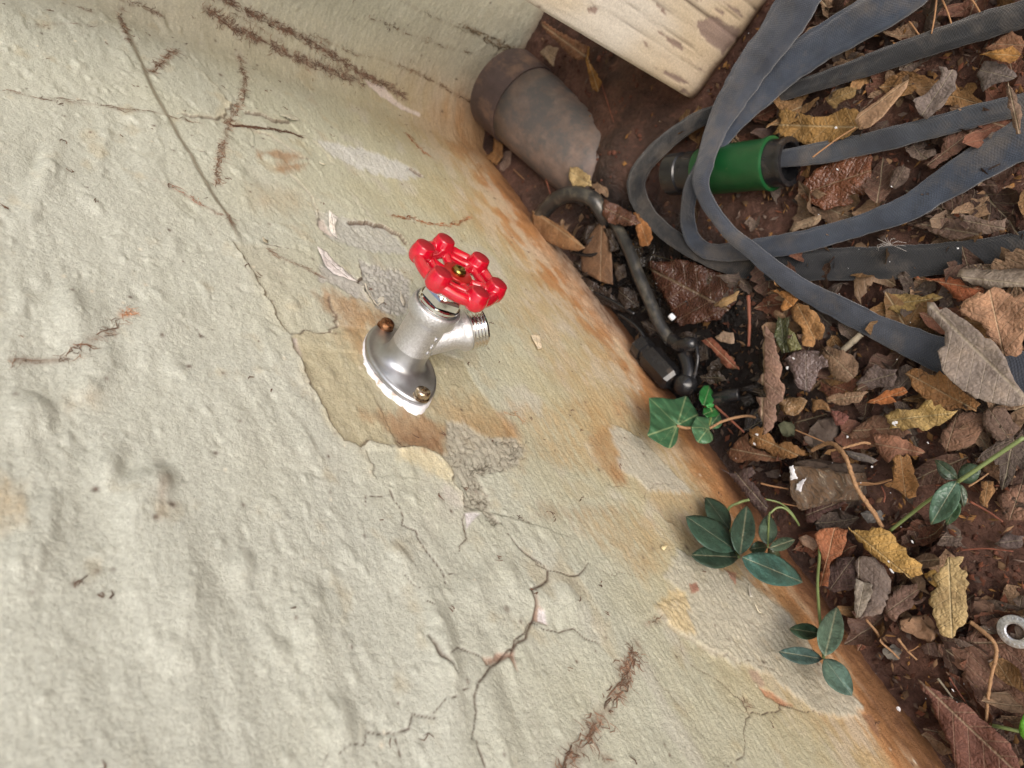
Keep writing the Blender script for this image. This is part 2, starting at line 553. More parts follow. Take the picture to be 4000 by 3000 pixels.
def inside(P, Q):
    x, y = P[:, 0], P[:, 1]; r = np.zeros(len(P), bool); j = len(Q) - 1
    for k in range(len(Q)):
        c = ((Q[k, 1] > y) != (Q[j, 1] > y)) & (x < (Q[j, 0] - Q[k, 0]) * (y - Q[k, 1]) / (Q[j, 1] - Q[k, 1] + 1e-12) + Q[k, 0])
        r ^= c; j = k
    return r


def patch(px, col, op=0.8, soft=0.003, rag=0.004, depth=0.0, aniso=3.0, breakup=0.0, rough=0.0):
    """a stain or bare place with a ragged outline"""
    global D, C
    feat[0] += 1
    Q = WP(px)
    if any(col is q for q in (O1, O2, O3)):      # soaked-in stains have soft, feathered borders
        soft, rag, op = soft * 2.2, rag * 1.5, op * 0.8
    i = region(Q, soft * 2 + rag * 2)
    P = np.stack([S[i], Z[i]], 1)
    d, _, _ = poly_dist(P, np.concatenate([Q, Q[:1]]))
    sd = np.where(inside(P, Q), d, -d) + rag * fbm(P[:, 0] * 110 / aniso, P[:, 1] * 110 * aniso ** 0.5, 3, feat[0])
    m = sst(-soft, soft, sd)
    if breakup:
        m = m * sst(-breakup, 0.35, fbm(P[:, 0] * 60, P[:, 1] * 260, 3, feat[0] + 3) + 0.25)
    m = m * np.clip(0.78 + 0.55 * fbm(P[:, 0] * 70, P[:, 1] * 130, 4, feat[0] + 5) + 0.3 * fbm(P[:, 0] * 260, P[:, 1] * 500, 2, feat[0] + 6) + (0.25 if op >= 0.6 else 0), 0.2, 1)
    C[i] = mix(C[i], np.asarray(col), m * op)
    D[i] -= depth * m
    if rough:
        D[i] += rough * m * fbm(P[:, 0] * 260, P[:, 1] * 420, 3, feat[0] + 9)


def bulge(px, rx, rz, ang, h):
    global D
    c = WP([px])[0]
    i = region(c[None], max(rx, rz) * 3)
    a = S[i] - c[0]; b = Z[i] - c[1]
    u = a * math.cos(ang) + b * math.sin(ang); v = -a * math.sin(ang) + b * math.cos(ang)
    D[i] += 0.75 * h * np.exp(-(u / rx) ** 2 - (v / rz) ** 2)


D += 0.0007 * fbm(S * 90, Z * 130, 4, 35) * sst(-0.17, -0.22, Z)
# clay splash and weathering along the foot of the wall
foot = sst(-0.135, -0.225, Z + 0.045 * n1 + 0.022 * nb + 0.02 * n3)
C = mix(C, lin((186, 146, 102)), foot * 0.62)
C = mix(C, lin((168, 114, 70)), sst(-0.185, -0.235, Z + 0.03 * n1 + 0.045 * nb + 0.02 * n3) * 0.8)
bare = sst(-0.02, 0.30, nb + 0.4 * n3 + 0.12 * sst(0.05, -0.1, S)) * sst(-0.12, -0.17, Z) * sst(-0.262, -0.235, Z)
C = mix(C, lin((198, 184, 166)), bare * 0.5 * sst(-0.245, -0.21, Z))
C = mix(C, lin((98, 66, 46)), sst(-0.228, -0.250, Z - 0.016 * sst(0.08, 0.28, S) + 0.016 * n1 + 0.02 * nb) * 0.92)  # dark base band: soil stain with the shade of the foot painted in
# the corner holds more dirt, the side wall is greener and cleaner
side = sst(S_ARC - 0.03, S_END - 0.005, S)
C = mix(C, lin((200, 201, 182)), side * sst(-0.268, -0.24, Z + 0.01 * n1) * 0.88)
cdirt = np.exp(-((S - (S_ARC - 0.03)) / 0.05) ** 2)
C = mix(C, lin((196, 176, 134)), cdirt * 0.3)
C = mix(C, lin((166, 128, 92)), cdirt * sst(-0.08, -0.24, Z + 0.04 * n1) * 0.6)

O1, O2, O3 = lin((176, 142, 94)), lin((152, 110, 70)), lin((118, 82, 54))
GREY, PINK, WHITE = lin((178, 172, 162)), lin((166, 140, 124)), lin((216, 212, 214))
patch(w8((330, 1290), (450, 1235), (700, 1250), (770, 1180), (1020, 1200), (1700, 1400), (2000, 1480), (2100, 1700)) + w5((2060, 200), (1850, 200), (1560, 470), (1530, 420), (1420, 320), (1300, 270), (1110, 270), (890, 240), (840, 280), (700, 240), (640, 160), (585, 90), (545, 0)) + w8((450, 1560), (430, 1500), (360, 1420)),
      lin((160, 149, 116)), 0.62, 0.0012, 0.0012, depth=0.0006)
patch(w5((1110, 290), (1300, 272), (1420, 322), (1530, 422), (1563, 490), (1545, 540), (1440, 520), (1300, 430), (1130, 370)), lin((206, 196, 164)), 0.85, 0.0035, 0.004)
patch(w5((545, 0), (585, 90), (640, 165), (690, 240), (620, 200), (560, 110), (520, 10)), lin((206, 198, 168)), 0.7, 0.003, 0.002)
# ---- stains
patch([(2000, 1560), (2150, 1580), (2290, 1560), (2380, 1640), (2420, 1780), (2440, 1880), (2400, 1880), (2330, 1830), (2200, 1810), (2100, 1740), (2060, 1650)], O1, 0.62, 0.003, 0.006, breakup=0.3)
patch([(2300, 1700), (2380, 1660), (2440, 1800), (2452, 1880), (2410, 1885), (2350, 1820)], O2, 0.7, 0.0012, 0.004)
patch([(2300, 2000), (2480, 1975), (2560, 2040), (2610, 2130), (2600, 2230), (2500, 2250), (2380, 2150), (2250, 2060)], O1, 0.6, 0.003, 0.006, breakup=0.3)
patch(w9((300, 830), (520, 900), (900, 890), (960, 920), (820, 980), (640, 1010), (300, 1010), (170, 1000)), O2, 0.45, 0.002, 0.004, breakup=0.2)
patch(w8((560, 880), (700, 860), (900, 920), (1010, 1030), (1180, 1075), (1230, 1130), (1100, 1200), (1010, 1210), (900, 1185), (780, 1175), (740, 1060), (640, 1040)), O2, 0.85, 0.002, 0.006, aniso=2)
patch(w8((880, 1190), (1010, 1190), (1040, 1330), (1000, 1420), (930, 1330), (870, 1270)), O2, 0.6, 0.002, 0.004)
patch(w5((820, 40), (900, 0), (1250, 0), (1400, 70), (1520, 150), (1500, 300), (1440, 335), (1300, 270), (1160, 245), (1080, 170), (930, 120)), O2, 0.8, 0.002, 0.006, aniso=2)
patch(w5((1130, 150), (1300, 130), (1480, 190), (1500, 290), (1440, 330), (1300, 265), (1150, 235)), O3, 0.7, 0.002, 0.004)
patch(w5((1620, 60), (1800, 30), (2000, 100), (2000, 240), (1850, 230), (1700, 190)), O3, 0.5, 0.005, 0.006)
patch(w5((1950, 60), (2060, 90), (2120, 210), (2040, 250), (1960, 170)), O2, 0.75, 0.003, 0.006)
patch(w2((220, 1185), (400, 1185), (540, 1200), (560, 1240), (460, 1290), (620, 1280), (560, 1320), (420, 1370), (350, 1340), (400, 1260), (300, 1215), (200, 1240)), O2, 0.85, 0.0018, 0.003)
patch(w2((200, 1490), (500, 1480), (560, 1560), (500, 1659), (180, 1640)), O1, 0.4, 0.006, 0.006)
patch(w4((0, 480), (130, 560), (180, 760), (120, 920), (20, 950), (-60, 700)), lin((188, 164, 124)), 0.55, 0.004, 0.006)
patch(w4((1220, 560), (1310, 560), (1300, 640), (1260, 740), (1280, 880), (1230, 900), (1200, 700)), O3, 0.6, 0.0015, 0.002)
patch(w3((640, 1480), (760, 1500), (740, 1580), (600, 1570)), O1, 0.5, 0.003, 0.004)
patch(cQ((300, 330), (420, 460), (620, 760), (860, 1140), (1010, 1400), (900, 1330), (640, 1000), (420, 680), (290, 440)), lin((204, 186, 166)), 0.5, 0.006, 0.006, breakup=0.3)
patch(cQ((280, 420), (520, 720), (700, 1000), (820, 1200), (760, 1190), (560, 900), (380, 680), (270, 520)), O2, 0.5, 0.004, 0.008, breakup=0.35)
patch(cE((540, 400), (620, 560), (760, 700), (830, 820), (780, 830), (640, 730), (560, 600), (480, 470)), O2, 0.8, 0.0015, 0.004)
patch(cE((0, 520), (60, 640), (110, 790), (60, 790), (0, 700)), O2, 0.7, 0.0015, 0.003)
patch(cK((60, 180), (300, 290), (450, 420), (560, 540), (640, 600), (590, 610), (470, 540), (400, 470), (250, 330), (80, 230)), O2, 0.85, 0.0015, 0.004)
patch(cK((740, 760), (830, 640), (960, 760), (1130, 1010), (1380, 1300), (1620, 1640), (1380, 1659), (1000, 1340), (880, 1080), (860, 930)), O2, 0.55, 0.004, 0.008, breakup=0.3)
patch([(1360, 1180), (1450, 1150), (1520, 1230), (1470, 1330), (1400, 1420), (1330, 1340)], O1, 0.6, 0.004, 0.008, aniso=1.5)
patch([(1700, 1560), (1860, 1540), (2010, 1640), (2080, 1760), (2000, 1820), (1860, 1740), (1740, 1660)], O1, 0.6, 0.004, 0.009, aniso=1.5)
patch([(1960, 1150), (2120, 1220), (2300, 1450), (2480, 1760), (2420, 1780), (2240, 1560), (2060, 1360)], O1, 0.5, 0.006, 0.010, aniso=2, breakup=0.4)
patch([(2560, 1960), (2700, 2040), (2860, 2240), (2780, 2220), (2640, 2120)], O2, 0.45, 0.004, 0.008, aniso=2, breakup=0.3)
# ---- bare, skimmed and pale places
patch([(2600, 2250), (2690, 2330), (2560, 2365), (2600, 2420), (2680, 2470), (2800, 2550), (2890, 2590), (2990, 2620), (3090, 2700), (3200, 2790), (3330, 2800), (3370, 2760), (3300, 2700), (3200, 2590), (3130, 2480), (3080, 2400), (3010, 2340), (2930, 2280), (2850, 2240), (2750, 2200), (2640, 2150)],
      lin((178, 174, 159)), 0.85, 0.002, 0.005, depth=-0.0009, rough=0.0006)
patch(w7((1130, 380), (1240, 270), (1370, 260), (1400, 460), (1480, 620), (1340, 590), (1230, 500)), lin((198, 176, 130)), 0.7, 0.002, 0.004, rough=0.0008)
patch(w9((900, 120), (1040, 190), (1200, 290), (1340, 440), (1540, 640), (1659, 760), (1500, 780), (1260, 740), (1150, 640), (1020, 540), (990, 400), (930, 280)), lin((180, 176, 163)), 0.82, 0.002, 0.005, depth=-0.0007)
patch(w8((1010, 560), (1180, 600), (1360, 620), (1480, 720), (1500, 900), (1430, 1060), (1240, 1080), (1150, 1010), (1090, 880), (1010, 760)), lin((172, 170, 164)), 0.95, 0.002, 0.005, depth=0.0008, rough=0.0020)
patch(w8((580, 40), (860, 120), (1240, 210), (1400, 330), (1480, 460), (1300, 470), (980, 430), (800, 360), (640, 280), (560, 200)), lin((184, 184, 178)), 0.9, 0.002, 0.005, depth=0.0006, rough=0.0006)
patch(w8((620, 500), (830, 640), (1000, 760), (1090, 960), (900, 900), (740, 800), (600, 760)), lin((180, 178, 174)), 0.9, 0.0015, 0.004, depth=0.0007, rough=0.0005)
patch(w2((640, 1070), (850, 1120), (1050, 1170), (1250, 1240), (1400, 1310), (1500, 1390), (1350, 1415), (1150, 1370), (950, 1290), (780, 1200)), lin((200, 201, 200)), 0.85, 0.003, 0.008, depth=0.0004, rough=0.0005)
patch(w2((1050, 630), (1200, 680), (1250, 740), (1350, 830), (1490, 895), (1480, 920), (1330, 860), (1200, 770), (1090, 690)), lin((220, 206, 196)), 0.9, 0.001, 0.002, depth=0.0005)
patch(w5((1480, 580), (1660, 640), (1670, 760), (1560, 740), (1470, 660)), lin((196, 190, 184)), 0.55, 0.003, 0.004)
# crazed grey mortar right and below the flange
patch(w5((1480, 40), (1640, 90), (1850, 200), (2060, 200), (2130, 300), (2060, 420), (1860, 470), (1760, 520), (1840, 660), (1850, 780), (1960, 900), (1900, 890), (1760, 780), (1670, 770), (1660, 620), (1560, 470), (1500, 340), (1520, 200)),
      lin((166, 162, 148)), 0.9, 0.0016, 0.004, depth=0.0007, rough=0.0010)
# pinkish plaster in open cracks
patch(w6((1760, 795), (1860, 790), (1900, 748), (1980, 758), (2035, 728), (2030, 770), (1910, 815), (1830, 860), (1800, 860)), PINK, 0.95, 0.0007, 0.0008, depth=0.001)
patch(w6((1980, 770), (2030, 750), (2035, 830), (2050, 900), (2010, 830)), PINK, 0.9, 0.0006, 0.0006, depth=0.0008)
patch(w7((175, 300), (195, 390), (240, 430), (275, 540), (205, 515), (165, 500), (178, 400)), PINK, 0.95, 0.0007, 0.0006, depth=0.001)
patch(w7((200, 410), (245, 440), (272, 535), (205, 505)), WHITE, 0.95, 0.0005, 0.0004)
patch(w5((1650, 800), (1720, 790), (1780, 805), (1720, 850), (1665, 920)), WHITE, 0.95, 0.0006, 0.0005, depth=0.0006)
patch(w7((1950, 1010), (2060, 1060), (2212, 1160), (2150, 1170), (2000, 1080)), lin((174, 122, 90)), 0.85, 0.0008, 0.001, depth=0.0007)
patch(w7((1880, 890), (1940, 890), (2000, 1000), (1960, 1010), (1900, 950)), PINK, 0.7, 0.001, 0.002)
patch(w8((340, 1300), (380, 1300), (440, 1420), (430, 1500), (360, 1420)), lin((178, 168, 166)), 0.9, 0.0006, 0.0008, depth=0.0007)
patch(w8((590, 140), (660, 120), (700, 230), (770, 320), (660, 250), (600, 200)), lin((200, 188, 180)), 0.85, 0.0008, 0.001, depth=0.0008)
patch(cK((930, 1240), (1010, 1240), (1050, 1310), (1085, 1430), (1050, 1400), (980, 1310)), lin((140, 104, 80)), 0.8, 0.0006, 0.0008)
patch(w7((1385, 220), (1440, 210), (1460, 280), (1400, 290)), lin((150, 100, 82)), 0.85, 0.0006, 0.0012)
patch(w7((1660, 110), (1760, 130), (1740, 230), (1700, 170)), lin((168, 118, 98)), 0.8, 0.0006, 0.0012)
# ---- layer edges
step(w8((330, 1290), (270, 1200), (200, 1090), (140, 1000), (60, 880), (0, 730)) + [(960, 1040), (900, 950)], 0.0012, 0.04, lowcol=lin((176, 168, 140)), lowmix=0.3)
step(w5((1110, 290), (1000, 250), (890, 240), (840, 280), (700, 240), (640, 160), (585, 90), (545, 0)) + w8((480, 1650), (450, 1560), (430, 1500), (360, 1420), (340, 1340), (330, 1290)), 0.0013, 0.045, line=0.8, lowcol=lin((178, 168, 138)), lowmix=0.35)
step(w5((1650, 760), (1640, 640), (1550, 540), (1565, 490), (1530, 420), (1420, 320), (1300, 270), (1110, 290)), 0.0015, 0.04, lip=0.0006, lipw=0.006, line=0.5, hicol=lin((232, 222, 190)))
step(w8((330, 1290), (450, 1235), (560, 1240), (700, 1250), (770, 1180), (760, 1080), (720, 990), (690, 880)), 0.0008, 0.02, flip=True, line=0.7)
step(w5((860, 300), (885, 370), (920, 440), (955, 530)), 0.0007, 0.02, line=0.3, flip=True)
step(w8((860, 460), (780, 410), (700, 340), (640, 280), (595, 200), (600, 140), (590, 60), (480, -60)), 0.0009, 0.02, line=0.4)
step(w8((860, 165), (1050, 180), (1160, 195), (1230, 210), (1300, 240), (1390, 300), (1470, 400)), 0.0014, 0.02, lip=0.0012, line=0.8)
step(w8((980, 580), (1010, 620), (1010, 700), (980, 760), (1020, 800), (1060, 870), (1100, 930), (1170, 1000)), 0.0016, 0.02, line=0.8, flip=True)
step(w1((1420, 470), (1560, 540), (1690, 650), (1800, 780), (1840, 800), (1780, 850), (1780, 890), (1690, 925), (1500, 910), (1380, 890)), 0.0011, 0.02, line=0.55, flip=True)
step(w2((150, 990), (330, 1060), (430, 1140), (560, 1230), (640, 1250)), 0.001, 0.02, line=0.4)
step(w2((640, 1080), (740, 1170), (780, 1260), (830, 1290)), 0.0008, 0.02, line=0.25)
step(w2((460, 1370), (550, 1440), (620, 1530), (700, 1659)) + w8((590, 60),), 0.001, 0.02, line=0.4)
step(w2((100, 850), (250, 890), (360, 940), (480, 950)), 0.0014, 0.015, line=0.7, lip=0.001)
step(w2((1400, 1320), (1450, 1350), (1510, 1395)), 0.0016, 0.01, line=0.9, lip=0.001)
step(w9((900, 120), (1040, 190), (1200, 290), (1340, 440), (1540, 640), (1659, 760)), 0.0012, 0.02, line=0.3, flip=True)
step(w7((1130, 380), (1200, 460), (1260, 540), (1340, 590), (1470, 660), (1600, 740), (1700, 760), (1800, 830)), 0.0009, 0.02, line=0.35)
step(w9((1260, 890), (1440, 1040), (1560, 1120)), 0.0012, 0.015, line=0.4, flip=True)
# long seam that runs down from the upper left
seam = WP(w1((960, 200), (1050, 380), (1130, 540), (1200, 720), (1300, 900), (1400, 1080), (1500, 1240), (1600, 1420), (1700, 1600)) + [(885, 850), (940, 980)])
ii = region(seam, 0.04)
dd, sg, tt = poly_dist(np.stack([S[ii], Z[ii]], 1), seam)
D[ii] += 0.0026 * sg * np.exp(-(dd / 0.010)) * (1 - np.exp(-(dd / 0.0018) ** 2)) * sst(0, 0.1, tt) * sst(0, 0.1, 1 - tt) * 0.55
C[ii] = mix(C[ii], lin((120, 98, 72)), 0.55 * np.exp(-(dd / 0.0016) ** 2) * sst(0, 0.1, tt) * sst(0, 0.1, 1 - tt))  # shadow of the groove painted in along the seam
# ---- cracks
crack(w5((1060, 580), (1085, 640), (1130, 760), (1185, 900), (1260, 960), (1310, 1030), (1380, 1140), (1440, 1230), (1490, 1285), (1490, 1330), (1510, 1400), (1525, 1450)), 0.0010, 0.0014)
crack(w5((1490, 1285), (1570, 1285), (1670, 1275)), 0.0008, 0.001)
crack(w5((875, 750), (885, 670), (960, 660), (1060, 650)), 0.0008, 0.001)
crack(w5((1655, 800), (1650, 920), (1640, 990), (1610, 1100)), 0.0012, 0.0016)
crack(w5((1970, 960), (2040, 1060), (2120, 1130), (2212, 1200)) + w7((200, 60), (275, 110)), 0.0011, 0.0014)
crack(w7((275, 110), (350, 140), (450, 165), (510, 140), (570, 100), (600, 45)), 0.0013, 0.0016)
crack(w7((600, 45), (700, 95), (770, 130), (900, 125), (1010, 150)), 0.0007, 0.0008, strength=0.6)
crack(w7((275, 110), (260, 180), (215, 240), (180, 280), (180, 380), (170, 470), (160, 510), (110, 580), (95, 630), (40, 690), (0, 745)), 0.0017, 0.0018, taper=False)
crack(w7((105, 265), (175, 272)), 0.0008, 0.001)
crack(w7((160, 510), (250, 545), (360, 580), (480, 595), (560, 640), (620, 680), (690, 690)), 0.0010, 0.0012)
crack(w6((2170, 510), (2110, 600), (2050, 670), (1980, 760), (1910, 810), (1830, 855), (1810, 880), (1760, 940), (1710, 1100), (1715, 1220), (1725, 1340), (1690, 1440)), 0.0015, 0.0020)
crack(w6((1485, 800), (1580, 750), (1680, 780), (1760, 795)), 0.0010, 0.0012)
crack(w6((530, 1640), (580, 1530)), 0.0008, 0.0008, strength=0.6)
crack(w6((660, 1540), (760, 1500), (880, 1440), (895, 1370), (960, 1365), (1060, 1375), (1090, 1390), (1200, 1310), (1270, 1270), (1390, 1245), (1390, 1200), (1450, 1135), (1550, 1145), (1560, 1110)), 0.0009, 0.0012)
crack(w6((1590, 1060), (1640, 1045), (1710, 1045)), 0.0007, 0.0008)
crack(w6((1090, 1390), (1130, 1500), (1165, 1640)), 0.0008, 0.001)
crack(w6((1730, 1430), (1740, 1520), (1800, 1659)), 0.0010, 0.0012)
crack(w6((1150, 130), (1230, 210), (1320, 250)), 0.0006, 0.0008, strength=0.7)
crack(w6((1330, 350), (1410, 400)), 0.0007, 0.0008)
crack(w7((450, 165), (510, 240), (560, 300), (700, 480), (800, 590), (870, 640)), 0.0006, 0.0009, strength=0.5)
crack(w7((900, 720), (1060, 840), (1160, 980), (1250, 1060), (1330, 1150), (1440, 1290), (1560, 1440), (1690, 1640)), 0.0006, 0.0009, strength=0.55)
crack(w7((1340, 600), (1350, 700), (1420, 820), (1530, 900), (1680, 980), (1760, 1070), (1830, 1130), (1870, 1220), (1840, 1310), (1840, 1440), (1840, 1550), (1750, 1590), (1710, 1640)), 0.0009, 0.0012, strength=0.85)
crack(w7((1870, 1220), (1960, 1205), (2040, 1215), (2120, 1180)) + cK((300, 1180), (380, 1165), (500, 1210), (560, 1195), (620, 1240)), 0.0010, 0.0012)
crack(w7((1800, 830), (1880, 820), (2000, 870), (2212, 960)), 0.0008, 0.001, strength=0.6)
crack(w9((0, 1190), (100, 1300), (200, 1390), (320, 1490)), 0.0012, 0.0016)
crack(w9((870, 690), (1000, 690), (1190, 740)), 0.0009, 0.001, strength=0.5)
crack(w9((1240, 750), (1330, 710), (1480, 690)), 0.0009, 0.0012, strength=0.6)
crack(w9((1240, 750), (1240, 820), (1260, 880)), 0.0009, 0.0012, strength=0.6)
crack(w9((480, 1090), (490, 1140), (540, 1200), (610, 1280), (700, 1400)), 0.0006, 0.0008, strength=0.5)
crack(w9((480, 1090), (510, 1020)), 0.0006, 0.0008, strength=0.5)
crack(w1((900, 530), (980, 570), (1050, 600)), 0.0012, 0.0012, strength=0.6)
crack(w1((1440, 1110), (1520, 1180), (1650, 1220)), 0.0008, 0.001, strength=0.6)
crack(w3((1540, 990), (1580, 1030), (1640, 1080)), 0.0009, 0.001)
crack(w8((0, 370), (80, 400), (200, 420), (300, 440)), 0.0008, 0.001)
# crazing below the flange: many short joined cracks
rr = np.random.default_rng(3)
for cx, cy, sx, sy, k in ((1780, 430, 60, 40, 16), (2060, 330, 60, 90, 18), (1740, 600, 50, 90, 14), (1780, 720, 40, 50, 12), (1900, 860, 60, 40, 8), (1620, 300, 60, 120, 12), (1900, 420, 120, 40, 12), (1950, 260, 70, 40, 10)):
    for _ in range(k):
        a = rr.uniform(0, 6.28); x = cx + rr.uniform(-1, 1) * sx; y = cy + rr.uniform(-1, 1) * sy
        L = rr.uniform(18, 50); b = a + rr.uniform(0.5, 1.3)
        crack(w5((x, y), (x + L * math.cos(a), y + L * math.sin(a)), (x + L * math.cos(a) + 0.7 * L * math.cos(b), y + L * math.sin(a) + 0.7 * L * math.sin(b))),
              0.0009, 0.0012, lin((84, 76, 62)), 0.0, strength=0.8)
# ---- blisters and dents
bulge(w6((1480, 740))[0], 0.020, 0.006, 0.25, 0.0050)
crack(w6((1350, 620), (1395, 720), (1440, 820), (1470, 870), (1550, 930)), 0.0020, 0.0045, lin((90, 66, 54)))
for q, a, b, an, h in ((w6((1870, 1270))[0], .03, .008, .2, .004), (w6((1500, 1300))[0], .03, .010, .2, .003), (w6((1990, 130))[0], .010, .005, .2, .003), (w6((1740, 220))[0], .014, .005, 0.9, .003),
                       (w5((1150, 1220))[0], .012, .006, .2, .003), (w6((430, 520))[0], .016, .007, .2, .003), (w6((680, 1320))[0], .010, .005, .2, .004),
                       (w4((880, 480))[0], .010, .006, .4, .004), (w4((1180, 620))[0], .010, .008, .4, .005), (w4((990, 470))[0], .008, .004, .4, -.004), (w4((1050, 810))[0], .010, .005, .3, .003),
                       (w4((180, 1180))[0], .016, .006, .4, .004), (w4((1220, 1200))[0], .024, .007, .15, .003), (w4((1470, 1500))[0], .022, .007, .1, .0035), (w4((220, 80))[0], .009, .006, .4, .004),
                       (w4((1900, 1240))[0], .006, .004, .3, .003), (w3((530, 740))[0], .012, .005, .2, .003), (w3((640, 1010))[0], .02, .006, .3, .004), (w3((760, 1300))[0], .02, .006, .3, .003),
                       (w3((1300, 950))[0], .006, .024, -0.9, .003), (w3((560, 860))[0], .014, .005, .3, .0035), (w1((1080, 320))[0], .012, .006, .4, .003), (w1((340, 1380))[0], .022, .007, .2, .004),
                       (w1((270, 1300))[0], .022, .004, .2, -.004), (w7((420, 290))[0], .012, .006, .1, .003), (w7((260, 350))[0], .008, .014, .2, .002)):
    bulge(q, a, b, an, h)
# ---- small sharp pits and nibs in the paint
for k in range(900):
    s0, z0 = rr.uniform(-0.42, 0.3), rr.uniform(-0.2, 0.2)
    r0 = rr.uniform(0.0007, 0.0018); hh = rr.choice((-1, 1, 1)) * rr.uniform(0.0004, 0.0010) * (0.4 + 0.6 * (z0 > -0.05))
    i = region(np.array([[s0, z0]]), r0 * 3)
    D[i] += hh * np.exp(-(((S[i] - s0) / (r0 * rr.uniform(1, 2.4))) ** 2 + ((Z[i] - z0) / r0) ** 2))
# ---- specks
for k in range(420):
    s0, z0 = rr.uniform(-0.5, 0.3), rr.uniform(-0.24, 0.2)
    r0 = rr.uniform(0.0004, 0.0010) * (1.5 if rr.random() < 0.1 else 1)
    i = region(np.array([[s0, z0]]), r0 * 2.5)
    m = np.exp(-(((S[i] - s0) / (r0 * rr.uniform(1, 1.6))) ** 2 + ((Z[i] - z0) / r0) ** 2))
    C[i] = mix(C[i], lin((80, 52, 40)) if rr.random() < 0.75 else lin((225, 218, 200)), np.clip(m * 1.1, 0, 1) * rr.uniform(0.5, 1))
# shade of the relief painted into the colour: hollows darker, high spots paler
cav = brush * 0.5 + fbm(S * 150, Z * 210, 3, 9) * 0.6
C = C * (1 + 0.15 * np.clip(cav, -1, 1) + 0.06 * fine * (1 - 0.6 * rough_left) + 0.10 * fbm(S * 520, Z * 640, 2, 77) + 0.05 * n2)[:, None]

DG = D.reshape(NS, NZ); CG = C


def surf(s, z, lift=0.0):
    """point on the rendered wall surface"""
    s = np.atleast_1d(s); z = np.atleast_1d(z)
    i = np.clip(np.searchsorted(gs, s) - 1, 0, NS - 2); j = np.clip(np.searchsorted(gz, z) - 1, 0, NZ - 2)
    a = (s - gs[i]) / (gs[i + 1] - gs[i]); b = (z - gz[j]) / (gz[j + 1] - gz[j])
    d = (DG[i, j] * (1 - a) + DG[i + 1, j] * a) * (1 - b) + (DG[i, j + 1] * (1 - a) + DG[i + 1, j + 1] * a) * b + lift
    x, y, nx, ny = wall_frame(s)
    return np.stack([x + nx * d, y + ny * d, z], 1)


x, y, nx, ny = wall_frame(S)
WV = np.stack([x + nx * D, y + ny * D, Z], 1)
idx = np.arange(NS * NZ).reshape(NS, NZ)
WF = np.stack([idx[:-1, :-1], idx[:-1, 1:], idx[1:, 1:], idx[1:, :-1]], -1).reshape(-1, 4)
wall = empty('masonry_wall', (0, 0, ZG), 'old rough masonry wall with peeling cream and sage paint', 'wall')


def box_faces():
    return [(0, 3, 2, 1), (4, 5, 6, 7), (0, 1, 5, 4), (1, 2, 6, 5), (2, 3, 7, 6), (3, 0, 4, 7)]


def box(name, lo, hi, mat, parent=None, colors=None):
    a, b = lo, hi
    V = [(a[0], a[1], a[2]), (b[0], a[1], a[2]), (b[0], b[1], a[2]), (a[0], b[1], a[2]), (a[0], a[1], b[2]), (b[0], a[1], b[2]), (b[0], b[1], b[2]), (a[0], b[1], b[2])]
    return new_mesh(name, V, box_faces(), mat, smooth=False, colors=None if colors is None else np.tile(colors, (8, 1)))


under(box('wall_core', (XC - 0.03, -0.25, -0.4), (1.81, -0.022, 1.61), M['wall'], colors=lin((190, 185, 165))), wall)
under(box('wall_core', (XC - 0.25, -0.25, -0.4), (XC - 0.022, 1.25, 1.61), M['wall'], colors=lin((190, 185, 165))), wall)

# ---- dead rootlet traces of a climber that was pulled off
HV, HF, HC = [], [], []


def hair(p, q, w, col, bend=0.0, lift=0.0003):
    """a thin dry rootlet stuck to the wall between wall points p and q"""
    p = np.asarray(p); q = np.asarray(q); d = q - p; L = np.linalg.norm(d)
    if L < 1e-6: return
    nrm = np.array([-d[1], d[0]]) / L
    m = (p + q) / 2 + nrm * bend * L
    b = len(HV)
    for k, (c, ww) in enumerate(((p, w), (m, w * 0.8), (q, w * 0.25))):
        pts = np.array([c - nrm * ww, c, c + nrm * ww])
        pos = surf(pts[:, 0], pts[:, 1], lift)
        up = surf(c[:1], c[1:], lift + ww * 1.2)[0]
        HV.extend([pos[0], up, pos[2]]); HC.extend([col] * 3)
    for k in range(2):
        o = b + 3 * k
        HF.extend([(o, o + 1, o + 4, o + 3), (o + 1, o + 2, o + 5, o + 4)])


